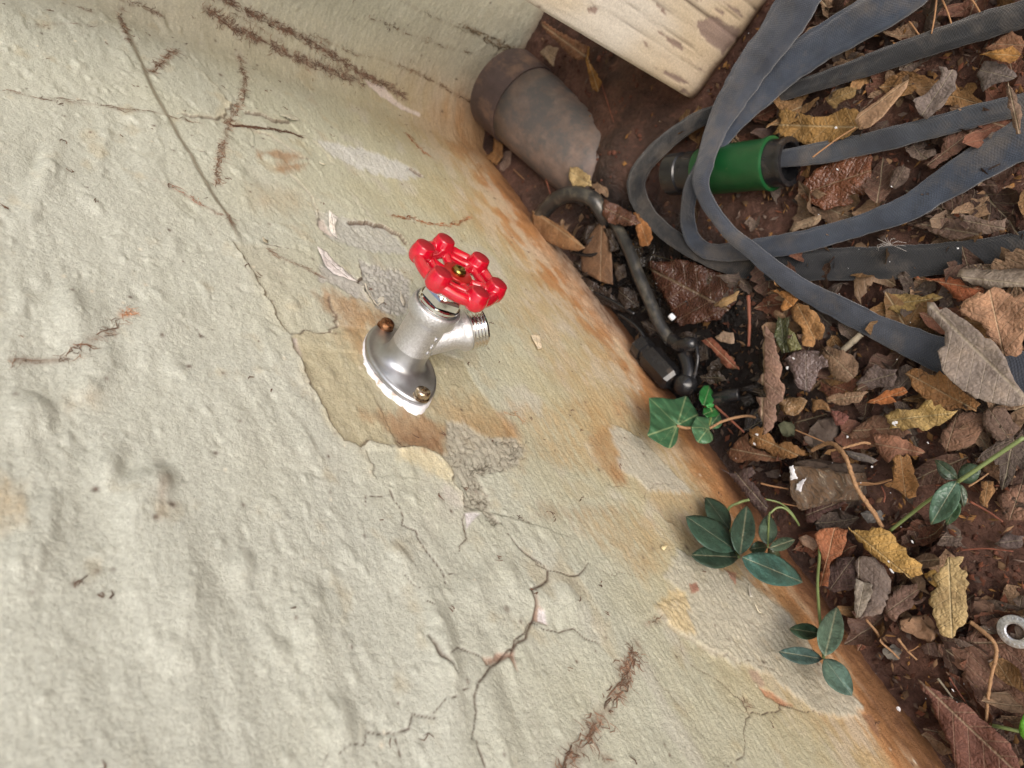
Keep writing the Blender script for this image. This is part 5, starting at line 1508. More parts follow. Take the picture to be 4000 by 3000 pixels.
TL(cY((440, 90), (510, 80), (620, 110), (740, 190), (690, 260), (570, 320), (550, 280), (600, 180)), (190, 126, 62), 'small orange leaf touching the diagonal hose', h=16, crumple=4)
TL(cY((520, 370), (560, 400), (640, 390), (630, 560), (650, 760), (560, 780), (480, 600), (500, 480)), (84, 90, 52), 'wet dark green leaf lying among the ochre leaves', h=13, mat='leaf_wet', crumple=2, curl=4)
TL(cY((640, 500), (700, 550), (780, 730), (660, 760), (620, 660)), (122, 120, 70), 'wet olive leaf overlapping the dark green leaf', h=16, mat='leaf_wet', crumple=2)
TL(cY((590, 840), (700, 760), (820, 740), (960, 750), (1060, 850), (1070, 920), (960, 970), (930, 1090), (870, 1190), (740, 1150), (690, 1000), (650, 950)), (124, 102, 98), 'wet purple brown leaf with a pale shiny patch', h=14, mat='leaf_wet', crumple=4)
TL(cY((970, 760), (1060, 690), (1190, 740), (1300, 780), (1390, 880), (1380, 1000), (1270, 1090), (1150, 1060), (1080, 960), (1060, 860)), (146, 114, 88), 'rounded tan crumpled leaf right of the purple brown leaf', h=14, crumple=5, freq=85)
TL(cY((1040, 1250), (1150, 1210), (1300, 1200), (1500, 1190), (1430, 1270), (1290, 1330), (1150, 1330), (1060, 1310)), (156, 122, 94), 'narrow tan leaf with a torn end in the middle of the litter', h=17, crumple=3, jag=.0007)
TL(cY((900, 1300), (980, 1270), (1060, 1320), (1090, 1400), (980, 1380), (900, 1420)), (170, 124, 78), 'small crinkled ochre leaf beside the narrow tan leaf', h=14, crumple=5)
TL(cY((520, 1290), (620, 1260), (760, 1240), (840, 1290), (800, 1370), (700, 1450), (590, 1440)), (168, 128, 84), 'crumpled golden brown leaf with wet glints', h=13, mat='leaf_wet', crumple=6, freq=90)
TL(cB((280, 850), (420, 880), (560, 920), (700, 900), (790, 850), (900, 860), (960, 930), (840, 1070), (640, 1140), (520, 1150), (420, 1100), (240, 1050), (300, 960)), (164, 122, 62), 'mottled mustard leaf right of the green hose coupling', h=14, mat='leaf_spot', crumple=4, jag=.0007)
TL(cB((650, 770), (700, 730), (800, 690), (900, 680), (880, 760), (780, 800), (740, 850), (680, 820)), (158, 124, 72), 'small curled mustard leaf above the mottled one', h=17, mat='leaf_spot', crumple=4)
o32 = TL(cB((880, 950), (910, 890), (1050, 800), (1200, 680), (1310, 625), (1290, 690), (1200, 800), (1100, 920), (1000, 1000), (920, 1020)), (182, 142, 106), 'long pale tan leaf with its stalk over the hose', h=24, mat='leaf_smooth', crumple=1.5, curl=4, axis=(0, 4), jag=.0001)
TL(cB((1335, 790), (1460, 720), (1550, 620), (1540, 520), (1680, 560), (1680, 700), (1620, 760), (1560, 850), (1440, 940), (1380, 880)), (132, 116, 108), 'grey brown lobed leaf between two hose strands', h=18, crumple=4, curl=4)
TL(cB((1840, 600), (1900, 480), (2050, 500), (2160, 600), (2080, 640), (1980, 660), (1890, 720)), (122, 108, 102), 'grey crumpled leaf near the right edge above the thin hose', h=14, crumple=5)
TL(cB((1860, 430), (2000, 390), (2120, 360), (2190, 430), (2100, 500), (1960, 460)), (190, 132, 62), 'bright orange curled leaf near the upper right', h=18, crumple=5, freq=80)
TL(cB((1900, 380), (2120, 240), (2230, 330), (2190, 420), (2010, 420)), (138, 94, 66), 'brown leaf behind the bright orange leaf', h=15, crumple=4)
TL(cB((2090, 640), (2160, 770), (2200, 900), (2190, 1050), (2150, 1055), (2110, 900), (2070, 720)), (140, 112, 92), 'narrow drooping brown leaf laid over the hose at the right', h=28, crumple=3)
TL(cB((420, 1480), (560, 1340), (720, 1250), (1020, 1190), (1010, 1380), (980, 1500), (860, 1600), (640, 1650), (480, 1560)), (124, 70, 42), 'big wet reddish brown leaf below the green coupling', h=8, mat='leaf_wet', crumple=4, jag=.0006)
TL(cB((1570, 1090), (1720, 1000), (1900, 970), (1880, 1060), (1700, 1200), (1480, 1330), (1410, 1290), (1560, 1200)), (128, 90, 74), 'reddish brown leaf between the thin hose and the wide hose', h=9, crumple=3, jag=.0006)
TL(cB((1180, 1340), (1260, 1300), (1320, 1330), (1290, 1420), (1200, 1490), (1150, 1460)), (104, 84, 74), 'small dark curled leaf left of the wide hose', h=12, crumple=5)
TL(cQ((295, 365), (400, 420), (500, 480), (590, 560), (640, 610), (600, 630), (500, 620), (370, 560), (300, 480)), (160, 114, 72), 'smooth tan oval leaf leaning on the curved black tube', h=20, mat='leaf_smooth', crumple=1.2, curl=-3, axis=(0, 4), jag=.0001)
TL(cQ((750, 420), (800, 560), (815, 700), (820, 850), (740, 830), (620, 760), (612, 660), (650, 560)), (134, 98, 70), 'brown smooth leaf beside the straight black tube', h=8, mat='leaf_smooth', crumple=1.2, curl=-3, axis=(0, 4), jag=.0001)
TL(cQ((760, 290), (850, 330), (960, 400), (1000, 450), (900, 470), (790, 450), (750, 400)), (112, 70, 52), 'dark red brown wet leaf where the tubes meet', h=16, mat='leaf_wet', crumple=5, freq=90)
TL(cQ((950, 380), (1010, 375), (1045, 440), (1080, 540), (1060, 590), (1000, 600), (970, 500)), (180, 116, 62), 'small orange ragged leaf by the dark hose loop', h=14, crumple=5, jag=.0006)
TL(cQ((1050, 700), (1300, 690), (1580, 800), (1620, 960), (1500, 1080), (1250, 1120), (1180, 980), (1080, 820)), (84, 44, 28), 'large wet dark brown leaf under the hose crossing', h=4, mat='leaf_wet', crumple=5, jag=.0006)
TL(cQ((560, 820), (640, 800), (760, 860), (860, 950), (900, 1030), (760, 980), (660, 930)), (62, 48, 42), 'blackish soaked leaf against the wall foot', h=3, mat='leaf_wet', crumple=4)
TL(cQ((1470, 980), (1550, 930), (1640, 890), (1620, 950), (1520, 1000)), (176, 140, 92), 'slim tan leaf on the wet brown leaf', h=12, crumple=2)
TL(cQ((1390, 1210), (1460, 1190), (1560, 1290), (1600, 1340), (1640, 1400), (1560, 1390), (1480, 1290)), (150, 84, 60), 'reddish crinkled leaf right of the black elbow', h=14, crumple=5)
TL(cQ((1480, 1190), (1540, 1150), (1600, 1160), (1605, 1230), (1520, 1220)), (168, 140, 116), 'pale rounded leaf piece right of the black elbow', h=17, crumple=2)
TL(cA((860, 1310), (930, 1320), (1020, 1390), (1030, 1460), (960, 1470), (880, 1460), (850, 1400)), (202, 172, 116), 'pale yellow leaf scrap on the tail of the drain pipe', h=24, crumple=3)
TL(cA((630, 150), (720, 220), (820, 270), (1000, 370), (970, 470), (880, 460), (750, 330), (640, 210)), (150, 100, 68), 'brown leaf wedged behind the timber post', h=16, crumple=3)
TL(cA((960, 360), (1010, 370), (1000, 470), (1060, 560), (1110, 640), (1080, 720), (1030, 690), (990, 520)), (172, 116, 50), 'twisted mustard leaf strip beside the timber post', h=14, crumple=4, curl=4)
TL(cA((620, 410), (690, 355), (770, 380), (740, 450), (730, 520), (660, 460)), (176, 146, 116), 'pale curled leaf behind the pipe collar', h=18, crumple=4)
TL(cA((250, 1190), (260, 1080), (330, 1130), (330, 1230), (280, 1300), (180, 1230)), (170, 120, 70), 'ochre leaf between the drain pipe and the wall', h=14, crumple=4)
TL(cA((300, 1340), (330, 1200), (400, 1180), (390, 1290), (340, 1345)), (150, 120, 104), 'small grey brown leaf under the pipe collar', h=9, crumple=4)
TL(cA((40, 960), (90, 930), (110, 970), (60, 1010)), (186, 140, 76), 'tiny yellow leaf scrap in the wall corner', h=12, crumple=3)
TL(cD((1340, 160), (1600, 100), (1720, 130), (1760, 200), (1900, 230), (1640, 280), (1600, 260)), (116, 90, 76), 'dull brown leaf right of the seed fluff', h=10, crumple=3)
TL(cD((1700, 60), (1800, 80), (1950, 130), (2080, 100), (2060, 200), (1900, 230), (1760, 190), (1720, 110)), (132, 108, 94), 'grey tan leaf on top of the dull brown leaf', h=15, crumple=4)
TL(cD((370, 200), (430, 130), (620, 80), (590, 150), (480, 190), (370, 220)), (152, 126, 100), 'light flat leaf piece against the upper lower hose', h=10, crumple=1.5)
TL(cE((880, 540), (960, 450), (1050, 380), (1060, 480), (1200, 540), (1340, 590), (1240, 610), (1080, 600), (960, 620)), (122, 80, 54), 'dark brown leaf with a white caulk smear near the ivy', h=11, crumple=4)
TL(cE((1060, 350), (1170, 330), (1250, 430), (1290, 480), (1340, 450), (1500, 520), (1500, 560), (1330, 590), (1200, 530), (1080, 490)), (152, 106, 60), 'ochre ragged leaf above the paint marked stone', h=14, mat='leaf_spot', crumple=4, jag=.0007)
TL(cE((820, 660), (930, 700), (1080, 650), (1110, 700), (1050, 740), (1130, 820), (1210, 960), (1190, 1010), (1090, 960), (960, 780), (900, 710)), (96, 76, 72), 'dark purple crumpled leaf between ivy and evergreen sprig', h=16, crumple=4)
TL(cE((1490, 1090), (1520, 930), (1620, 940), (1800, 900), (1830, 940), (1680, 1000), (1560, 1090)), (90, 60, 54), 'dark maroon leaf under the lower edge of the stone', h=12, crumple=3)
TL(cG((1850, 70), (1900, -10), (2050, -20), (2110, 100), (2180, 160), (2100, 250), (1980, 270), (1880, 180)), (122, 96, 82), 'brown rounded leaf with a hole near the right edge', h=13, crumple=3)
TL(cG((1840, 620), (1950, 620), (1940, 740), (1900, 850), (1830, 800)), (160, 114, 68), 'small ochre leaf right of the evergreen sprig', h=9, crumple=2)
TL(cG((1980, 750), (2100, 660), (2260, 640), (2260, 940), (2080, 960), (2020, 900)), (144, 104, 84), 'mottled pinkish brown leaf at the right edge', h=8, mat='leaf_spot', crumple=4)
TL(cG((650, 350), (820, 380), (950, 440), (900, 470), (780, 440), (690, 400)), (122, 112, 108), 'narrow grey leaf beside the tan root', h=12, mat='leaf_smooth', crumple=1)
TL(cG((1950, 1160), (2080, 1060), (2212, 1090), (2190, 1190), (2060, 1200)), (112, 94, 90), 'dull mauve leaf low at the right edge', h=9, crumple=2)
TL(cG((1780, 410), (1960, 400), (2100, 470), (2160, 520), (2000, 640), (1900, 560)), (140, 102, 76), 'brown leaf behind the right evergreen sprig', h=7, crumple=3)
TL(cG((260, 1110), (330, 1080), (390, 1110), (430, 1180), (390, 1220), (300, 1170)), (196, 158, 130), 'small pale pink leaf scrap by the evergreen sprig', h=12, crumple=3)
TL(cG((540, 0), (640, 20), (700, 60), (650, 130), (590, 140), (560, 70)), (150, 92, 82), 'small pinkish red leaf above the dark flat stone', h=13, crumple=3)

soak = (((560, 700), (660, 690), (720, 760), (640, 800)), ((640, 470), (720, 440), (740, 520), (660, 600), (600, 560)), ((820, 700), (900, 720), (910, 790), (850, 830)), ((860, 860), (960, 880), (990, 990), (900, 1010), (850, 930)), ((1180, 1200), (1300, 1150), (1390, 1180), (1300, 1230)),
        ((1330, 1260), (1420, 1230), (1440, 1330), (1350, 1350)), ((1000, 1090), (1090, 1080), (1130, 1160), (1050, 1180)), ((760, 480), (840, 500), (860, 620), (800, 640)), ((1370, 1440), (1500, 1400), (1560, 1470), (1440, 1500)), ((900, 640), (960, 660), (1000, 780), (940, 760)))
WORDS = ('beside the smooth tan oval leaf', 'inside the curved black tube', 'left of the straight tube middle', 'left of the straight tube lower half', 'above the black elbow', 'right of the black elbow', 'between tube and wall foot', 'where the straight tube starts', 'right of the ball joint', 'under the straight tube')
for k, (q, wd) in enumerate(zip(soak, WORDS)):
    traced('soaked_leaf', cQ(*q), (44 + 5 * (k % 3), 36 + 3 * (k % 3), 34), 'soaked black leaf scrap ' + wd, h=4 + (k % 4) * 1.5, mat='leaf_wet', crumple=5, freq=90, group='soaked leaf scraps in the hollow')
for k, (q, wd) in enumerate(((((700, 900), (820, 960), (960, 1040)), 'nearest the wall'), (((860, 1040), (980, 1130), (1060, 1260)), 'meeting the tee fitting'), (((1350, 1180), (1370, 1330), (1340, 1480)), 'right of the ball joint'), (((560, 640), (660, 660), (760, 640)), 'below the oval leaf'))):
    P = catmull([G(*p, (6 + 2 * (i % 2)) * mm) for i, p in enumerate(cQ(*q))], 8)
    o = tube('wet_twig', P - P.mean(0), 0.0016, M['black'], k=8, jitter=0.12, seed=k); o.location = P.mean(0)
    tag(o, 'soaked black twig in the hollow ' + wd, 'twig')

# ---- small loose leaves that fill the litter
def generic_leaf(kind, L, seed):
    r = np.random.default_rng(seed)
    if kind == 0:      # oval
        t = np.linspace(0, 1, 15); w = 0.24 * np.sin(np.pi * t ** 0.85) ** 0.9 * (1 + 0.10 * r.normal(0, 1, 15))
        out = [(a, b) for a, b in zip(t, w)] + [(a, -b) for a, b in zip(t[::-1][1:-1], w[::-1][1:-1])]
    elif kind == 1:    # lobed
        out = []
        for a in np.linspace(0, 2 * math.pi, 33)[:-1]:
            rad = 0.33 + 0.13 * math.cos(5 * a) + 0.04 * math.cos(11 * a + 1) + 0.03 * r.normal()
            out.append((0.5 + rad * math.cos(a), 0.85 * rad * math.sin(a)))
    else:              # torn piece
        k = r.integers(7, 11); out = []
        for a in np.linspace(0, 2 * math.pi, k + 1)[:-1]:
            rad = 0.42 * r.uniform(0.35, 1.15); out.append((0.5 + rad * math.cos(a), 0.7 * rad * math.sin(a)))
    Q = np.array(out) * L
    V, F, U = fill(Q, L / 11, L * 0.012, seed, [(0, 0), (L, 0)])
    vm = np.abs(U[:, 1]).max()
    z = 0.09 * L * fbm(V[:, 0] / L * 3.2 + seed, V[:, 1] / L * 3.2, 2, seed % 30) + 0.06 * L * (0.4 - np.abs(fbm(V[:, 0] / L * 6 + seed, V[:, 1] / L * 6, 2, seed % 17))) + r.uniform(0.0, 0.26) * L * (np.abs(U[:, 1]) / vm) ** 2.5 + r.uniform(-0.1, 0.5) * L * (U[:, 0] - 0.5) ** 2 + r.uniform(0, 0.12) * L * np.sin(U[:, 0] * 9) * U[:, 1] / vm
    V3 = np.stack([V[:, 0] - 0.5 * L, V[:, 1], z], 1)
    me = new_mesh('dry_leaf', V3, F, M['leaf'], uvs=U)
    return me


KINDS = (('small oval', 0), ('small lobed', 1), ('torn', 2))
TONES = (('grey brown', (128, 108, 96)), ('ochre', (170, 124, 74)), ('dark brown', (100, 70, 56)), ('reddish brown', (136, 84, 62)), ('tan', (168, 132, 100)))
LAND = (('metal washer', 3969, 2466), ('ivy', 2700, 1680), ('paint marked stone', 3190, 1890), ('green coupling', 2880, 650), ('black elbow', 2660, 1350), ('white peg', 2615, 1230), ('seed fluff', 3480, 960),
        ('large grey leaf', 3780, 1400), ('bright yellow leaf', 3450, 2150), ('timber post', 2700, 450), ('straight pale stem', 3680, 1930), ('hanging sprig', 3200, 2560), ('pale yellow leaf', 3700, 2350), ('mustard leaf', 3200, 480),
        ('large evergreen sprig', 2880, 2170), ('wet green leaf', 3060, 1300), ('hose crossing', 2950, 1000), ('top right needles', 3680, 60), ('long tan leaf', 3440, 420), ('flat dark stone', 3210, 1690), ('reddish leaf by the wall', 3760, 2800),
        ('wide hose at the right', 3850, 640), ('straight black tube', 2500, 1080), ('drain pipe', 2300, 600))
proto = {}
count = 0
tries = 0
while count < 300 and tries < 6000:
    tries += 1
    px, py = rr.uniform(2150, 4060), rr.uniform(-40, 3040)
    p = G(px, py)
    if p[1] < 0.012 or p[0] < -0.38: continue
    bare_ = (px < 2800 and py < 800) or (3700 < px and 1950 < py < 2350 and rr.random() < 0.85) or (py < 130 and px > 3300 and rr.random() < 0.6)
    if bare_ and rr.random() < 0.93: continue
    if PX - PDEP - 0.01 < p[0] < PX + 0.012 and p[1] > PY0 - 0.01: continue
    ki = rr.integers(0, 3); kv = rr.integers(0, 5)
    key = (ki, kv)
    if key not in proto:
        proto[key] = generic_leaf(ki, 0.036, 100 + ki * 10 + kv).data
        bpy.data.objects.remove([q for q in COL.objects if q.data is proto[key]][0])
    ti = rr.choice(5, p=(.25, .13, .22, .17, .23))
    o = bpy.data.objects.new('dry_leaf', proto[key])
    COL.objects.link(o)
    sc_ = rr.uniform(0.55, 1.15) * (1.3 if ki == 1 else 1.0)
    o.scale = (sc_, sc_ * rr.uniform(0.7, 1.1), sc_ * rr.uniform(0.7, 1.4))
    o.material_slots[0].link = 'OBJECT'; o.material_slots[0].material = M[('leaf', 'leaf_spot', 'leaf_smooth')[rr.choice(3, p=(.45, .4, .15))]]
    hh = rr.uniform(-0.001, 0.008)
    o.location = (p[0], p[1], ZG + float(soil_h(p[0], p[1])) + hh)
    o.rotation_euler = (rr.normal(0, 0.28), rr.normal(0, 0.28), rr.uniform(0, 6.28))
    wetp = float(np.exp(-((p[0] + 0.05) / 0.14) ** 2 - ((p[1] - 0.045) / 0.055) ** 2))
    rgb = np.array(dull(TONES[ti][1])) * rr.uniform(0.75, 1.08)
    if wetp > 0.4:
        rgb = rgb * 0.42; o.material_slots[0].material = M['leaf_wet']
    obj_color(o, np.clip(rgb, 20, 230))
    near_k = min(LAND, key=lambda q: (q[1] - px) ** 2 + (q[2] - py) ** 2)
    lab = f'{KINDS[ki][0]} {TONES[ti][0]} leaf in the litter near the {near_k[0]}'
    tag(o, lab, 'leaf', 'loose leaves near the ' + near_k[0] + ', ' + KINDS[ki][0] + ' ' + TONES[ti][0])
    count += 1

# crushed leaf bits and rotted fibre
BV, BF, BC = [], [], []
for k in range(6500):
    px, py = rr.uniform(2050, 4150), rr.uniform(-80, 3060)
    p = G(px, py)
    if p[1] < 0.004 or p[0] < -0.38: continue
    if px < 2750 and py < 800 and rr.random() < 0.85: continue
    z0 = ZG + float(soil_h(p[0], p[1])) + rr.uniform(0.0005, 0.006)
    a = rr.uniform(0, 6.28); L = rr.uniform(0.0008, 0.0036); W_ = L * rr.uniform(0.12, 0.7)
    ux = np.array([math.cos(a), math.sin(a), rr.normal(0, 0.35)]); uy = np.array([-math.sin(a), math.cos(a), rr.normal(0, 0.35)])
    c = np.array([p[0], p[1], z0]); b = len(BV)
    BV += [c - ux * L, c - uy * W_ * rr.uniform(.5, 1.2), c + ux * L * rr.uniform(.6, 1.1), c + uy * W_, c + np.array([0, 0, 0.0009])]
    BF += [(b, b + 1, b + 4), (b + 1, b + 2, b + 4), (b + 2, b + 3, b + 4), (b + 3, b, b + 4)]
    wetp = float(np.exp(-((p[0] + 0.05) / 0.14) ** 2 - ((p[1] - 0.045) / 0.055) ** 2))
    BC += [lin(TONES[rr.integers(0, 5)][1]) * rr.uniform(0.2, 0.75) * (1 - 0.6 * wetp)] * 5
o = new_mesh('leaf_litter', np.array(BV), np.array(BF), M['hair'], smooth=False, colors=np.clip(np.array(BC), 0, 1))
tag(o, 'crushed leaf bits and fibres strewn over the soil', 'leaf litter', kind='stuff')

# ------------------------------------------------------------------ twigs, roots, needles
def twig(px, w, h, mat, label, name='twig', cat='twig', n=8, jitter=0.08, taper=0.7):
    hs = h if isinstance(h, (list, tuple)) else [h] * len(px)
    P = catmull([G(*p, hh * mm) for p, hh in zip(px, hs)], n)
    d = np.linalg.norm(P.mean(0) - CAM)
    r = w / 2 * d / FPX
    o = tube(name, P - P.mean(0), np.linspace(r, r * taper, len(P)), M[mat], k=8, jitter=jitter, seed=len(px))
    o.location = P.mean(0)
    return tag(o, label, cat)


rt = empty('dry_root', tuple(G(*cG((700, 500))[0])), 'bent tan root arching beside the paint marked stone', 'root')
o = tube('root_stem', gpath(cG((380, 355), (440, 320), (540, 290), (620, 340), (680, 430), (720, 550), (770, 680), (850, 800), (920, 900), (985, 1015)), [16, 18, 24, 30, 34, 34, 32, 28, 22, 12]), 0.0013, M['dryvine'], k=8, jitter=0.14)
under(o, rt)
o = tube('side_root', gpath(cG((640, 335), (760, 300), (830, 285), (880, 295)), [30, 26, 22, 18]), 0.0008, M['dryvine'], k=8, jitter=0.14)
under(o, rt)
twig(cK((1790, 510), (1880, 580), (1960, 650), (1995, 720), (1990, 800), (1960, 920), (1930, 1100), (1915, 1300)), 13, [16, 18, 20, 20, 20, 19, 18, 14], 'dryvine', 'thin tan stalk crossing the very large brown leaf')
twig(cK((970, 490), (1060, 600), (1090, 670), (1170, 740), (1230, 800)), 9, [14, 13, 12, 10, 8], 'dryvine', 'thin forked tan root at the wall foot')
twig(cK((1220, 640), (1290, 730), (1370, 810)), 9, [12, 11, 9], 'dryvine', 'short broken root piece beside the forked root')
twig(cY((205, 150), (215, 450), (205, 700)), 14, [14, 14, 12], 'stick', 'straight reddish stick near the black elbow')
twig(cE((790, 170), (900, 270), (1020, 380)), 10, [12, 12, 10], 'stick', 'reddish stick right of the ivy')
twig(cD((785, 1145), (860, 1080), (935, 1015)), 22, [10, 11, 11], 'greystick', 'short pale grey stick below the diagonal hose', taper=1.0)
twig(cB((1525, -10), (1510, 130), (1485, 265)), 6, [14, 16, 15], 'needle', 'dry needle leaning at the top right, left one', jitter=0)
twig(cB((1570, -5), (1610, 90), (1645, 195)), 6, [14, 15, 14], 'needle', 'dry needle leaning at the top right, middle one', jitter=0)
twig(cB((1310, 170), (1350, 220), (1400, 290)), 6, [13, 13, 12], 'needle', 'short dry needle above the dark hose', jitter=0)
twig(cB((1800, -5), (1835, 45), (1865, 95)), 6, [14, 15, 16], 'needle', 'dry needle at the top right, right one', jitter=0)
twig(cB((550, 1236), (650, 1160), (760, 1080), (890, 1000)), 6, [32, 30, 28, 26], 'needle', 'pale leaf stalk lying across the hose', jitter=0)
twig(cA((1105, 655), (1150, 800), (1190, 920), (1222, 1022)), 5, [10, 9, 8, 6], 'stick', 'thin brown stalk on the bare soil beside the post', jitter=0)
twig(cA((660, 1380), (690, 1480), (720, 1580)), 5, [8, 8, 6], 'stick', 'thin brown stalk behind the curved black tube', jitter=0)
twig(cA((415, 1330), (450, 1365), (500, 1410)), 4, [8, 8, 7], 'needle', 'short straw beside the wall below the pipe', jitter=0)
twig(cE((1420, 360), (1540, 410), (1680, 470)), 6, [14, 16, 15], 'needle', 'splintered straw across the dark flat stone')
twig(cG((700, 640), (830, 632), (950, 640), (1070, 605)), 8, [13, 13, 13, 14], 'needle', 'pale straw right of the tan root')
twig(cG((1740, 792), (1900, 880), (2030, 970)), 8, [11, 10, 10], 'stick', 'brown stalk low right of the evergreen sprig')
twig(cG((1730, 665), (1820, 610), (1905, 550)), 7, [14, 13, 12], 'dryvine', 'short stalk right of the evergreen sprig')
twig(cG((1660, 1215), (1880, 1200), (2120, 1225)), 6, [9, 9, 8], 'stick', 'thin dark stalk on the crumbly soil')
twig(cG((1000, 800), (1010, 740), (980, 660)), 6, [12, 12, 11], 'stick', 'small stalk under the ochre leaf')
twig(cX((860, 830), (930, 920), (1000, 1015)), 8, [12, 13, 12], 'greystick', 'dark straw above the reddish leaf')
twig(cX((965, 820), (1050, 950), (1130, 1070)), 6, [10, 10, 9], 'stick', 'thin straw beside the dark straw')
twig(cE((470, 1395), (488, 1500), (505, 1659)), 4, [30, 26, 22], 'stick', 'hair thin stalk hanging before the wall') if False else None
twig(cX((590, 580), (640, 560), (680, 530)), 4, [12, 12, 12], 'needle', 'hair thin root fibre at the wall foot', jitter=0)
twig(cE((1860, 780), (2010, 790), (2170, 750)), 8, [10, 11, 12], 'needle', 'straw lying right of the stone')
twig(cE((1180, 900), (1300, 935), (1530, 975)), 6, [20, 20, 18], 'needle', 'pale straw reaching over the stone corner', jitter=0)
twig(cE((1150, 780), (1230, 800), (1370, 825)), 8, [20, 20, 18], 'needle', 'pale curled straw left of the stone')

# ------------------------------------------------------------------ stones
def stone(px, rgb, label, h, mat='stone', seed=0, rnd=0.25, name='stone'):
    Q = np.array([G(*p, h * mm)[:2] for p in px]); c = Q.mean(0)
    bm = bmesh.new()
    top = [bm.verts.new((*(c + (q - c) * (1 - rnd * 0.35)), ZG + h * mm)) for q in Q]
    mid = [bm.verts.new((*q, ZG + h * mm * 0.72)) for q in Q]
    bot = [bm.verts.new((*(c + (q - c) * 1.04), ZG - 0.006)) for q in Q]
    n = len(Q)
    bm.faces.new(top)
    for i in range(n):
        j = (i + 1) % n
        bm.faces.new((top[i], mid[i], mid[j], top[j])); bm.faces.new((mid[i], bot[i], bot[j], mid[j]))
    bmesh.ops.recalc_face_normals(bm, faces=bm.faces)
    bmesh.ops.triangulate(bm, faces=bm.faces)
    bmesh.ops.subdivide_edges(bm, edges=bm.edges, cuts=3, use_grid_fill=True)
    co = np.array([v.co for v in bm.verts])
    nz = 0.0036 * fbm(co[:, 0] * 130 + co[:, 2] * 60 + seed, co[:, 1] * 130 + co[:, 2] * 90, 3, seed + 2)
    bm.normal_update()
    for v, q in zip(bm.verts, nz): v.co += v.normal * q
    me = bpy.data.meshes.new(name); bm.to_mesh(me); bm.free()
    cc = Vector((c[0], c[1], ZG)); me.transform(Matrix.Translation(-cc))
    o = bpy.data.objects.new(name, me); COL.objects.link(o); o.location = cc
    me.materials.append(M[mat]); me.polygons.foreach_set('use_smooth', np.ones(len(me.polygons), bool))
    obj_color(o, rgb)
    uv = me.uv_layers.new(name='UVMap')
    tag(o, label, 'stone')
    return sharp(o, 30)


def blob(px, h, rgb, name, label, parent, seed=0, jag=.0004, cr=0.6, mat='flake'):
    Q = np.array([G(*p, h * mm)[:2] for p in px])
    V, F, U = fill(Q, 0.0012, jag, seed)
    z = cr * mm * fbm(V[:, 0] * 300, V[:, 1] * 300, 2, seed)
    o = new_mesh(name, np.concatenate([V, (ZG + h * mm + z)[:, None]], 1), F, M[mat], uvs=U)
    so = o.modifiers.new('thick', 'SOLIDIFY'); so.thickness = 0.0006
    obj_color(o, rgb)
    if parent is not None: under(o, parent)
    if label: o['label'] = label
    return o


st = stone(cG((165, 600), (210, 470), (450, 510), (690, 548), (702, 640), (655, 785), (480, 810), (330, 850), (250, 872), (190, 760)), (124, 102, 82), 'squarish layered stone with white paint on its left edge', 24, mat='rock', seed=4, rnd=.25)
stone(cG((210, 465), (330, 430), (520, 470), (720, 480), (700, 540), (450, 520), (300, 495)), (76, 64, 56), 'dark slate sliver behind the paint marked stone', 20, seed=9, rnd=.1)
for k, q in enumerate((((185, 490), (215, 480), (240, 560), (250, 600), (195, 610), (185, 540)), ((245, 640), (290, 610), (325, 590), (310, 640), (290, 690), (270, 725), (245, 720)))):
    blob(cG(*q), 24.8, (225, 226, 232), 'paint_splash', None, st, 40 + k)
stone(cE((1480, 420), (1600, 285), (1700, 262), (1732, 350), (1692, 480), (1560, 505), (1490, 480)), (98, 86, 78), 'flat dark grey stone below the tan lobed leaf', 9, seed=5)
stone(cE((1285, 320), (1330, 300), (1370, 340), (1365, 400), (1310, 405)), (92, 94, 74), 'small rounded greenish pebble near the long lobed leaf', 10, seed=6, name='pebble')
stone(cK((1770, 340), (1860, 345), (1955, 370), (1970, 440), (1900, 500), (1830, 510), (1765, 450)), (134, 106, 88), 'rounded brown stone left of the washer', 9, seed=7)
stone(cK((1240, 500), (1400, 470), (1500, 600), (1480, 700), (1360, 640), (1250, 580)), (146, 116, 92), 'flat tan stone half buried below the grey oval leaf', 7, seed=8)
stone(cK((1095, 720), (1150, 700), (1200, 760), (1190, 820), (1130, 800)), (126, 122, 114), 'small grey pebble at the wall foot', 8, seed=10, name='pebble')
stone(cE((1950, 1020), (2040, 1015), (2080, 1070), (1990, 1090)), (120, 116, 112), 'small bluish grey pebble above the yellow leaf', 8, seed=11, name='pebble')

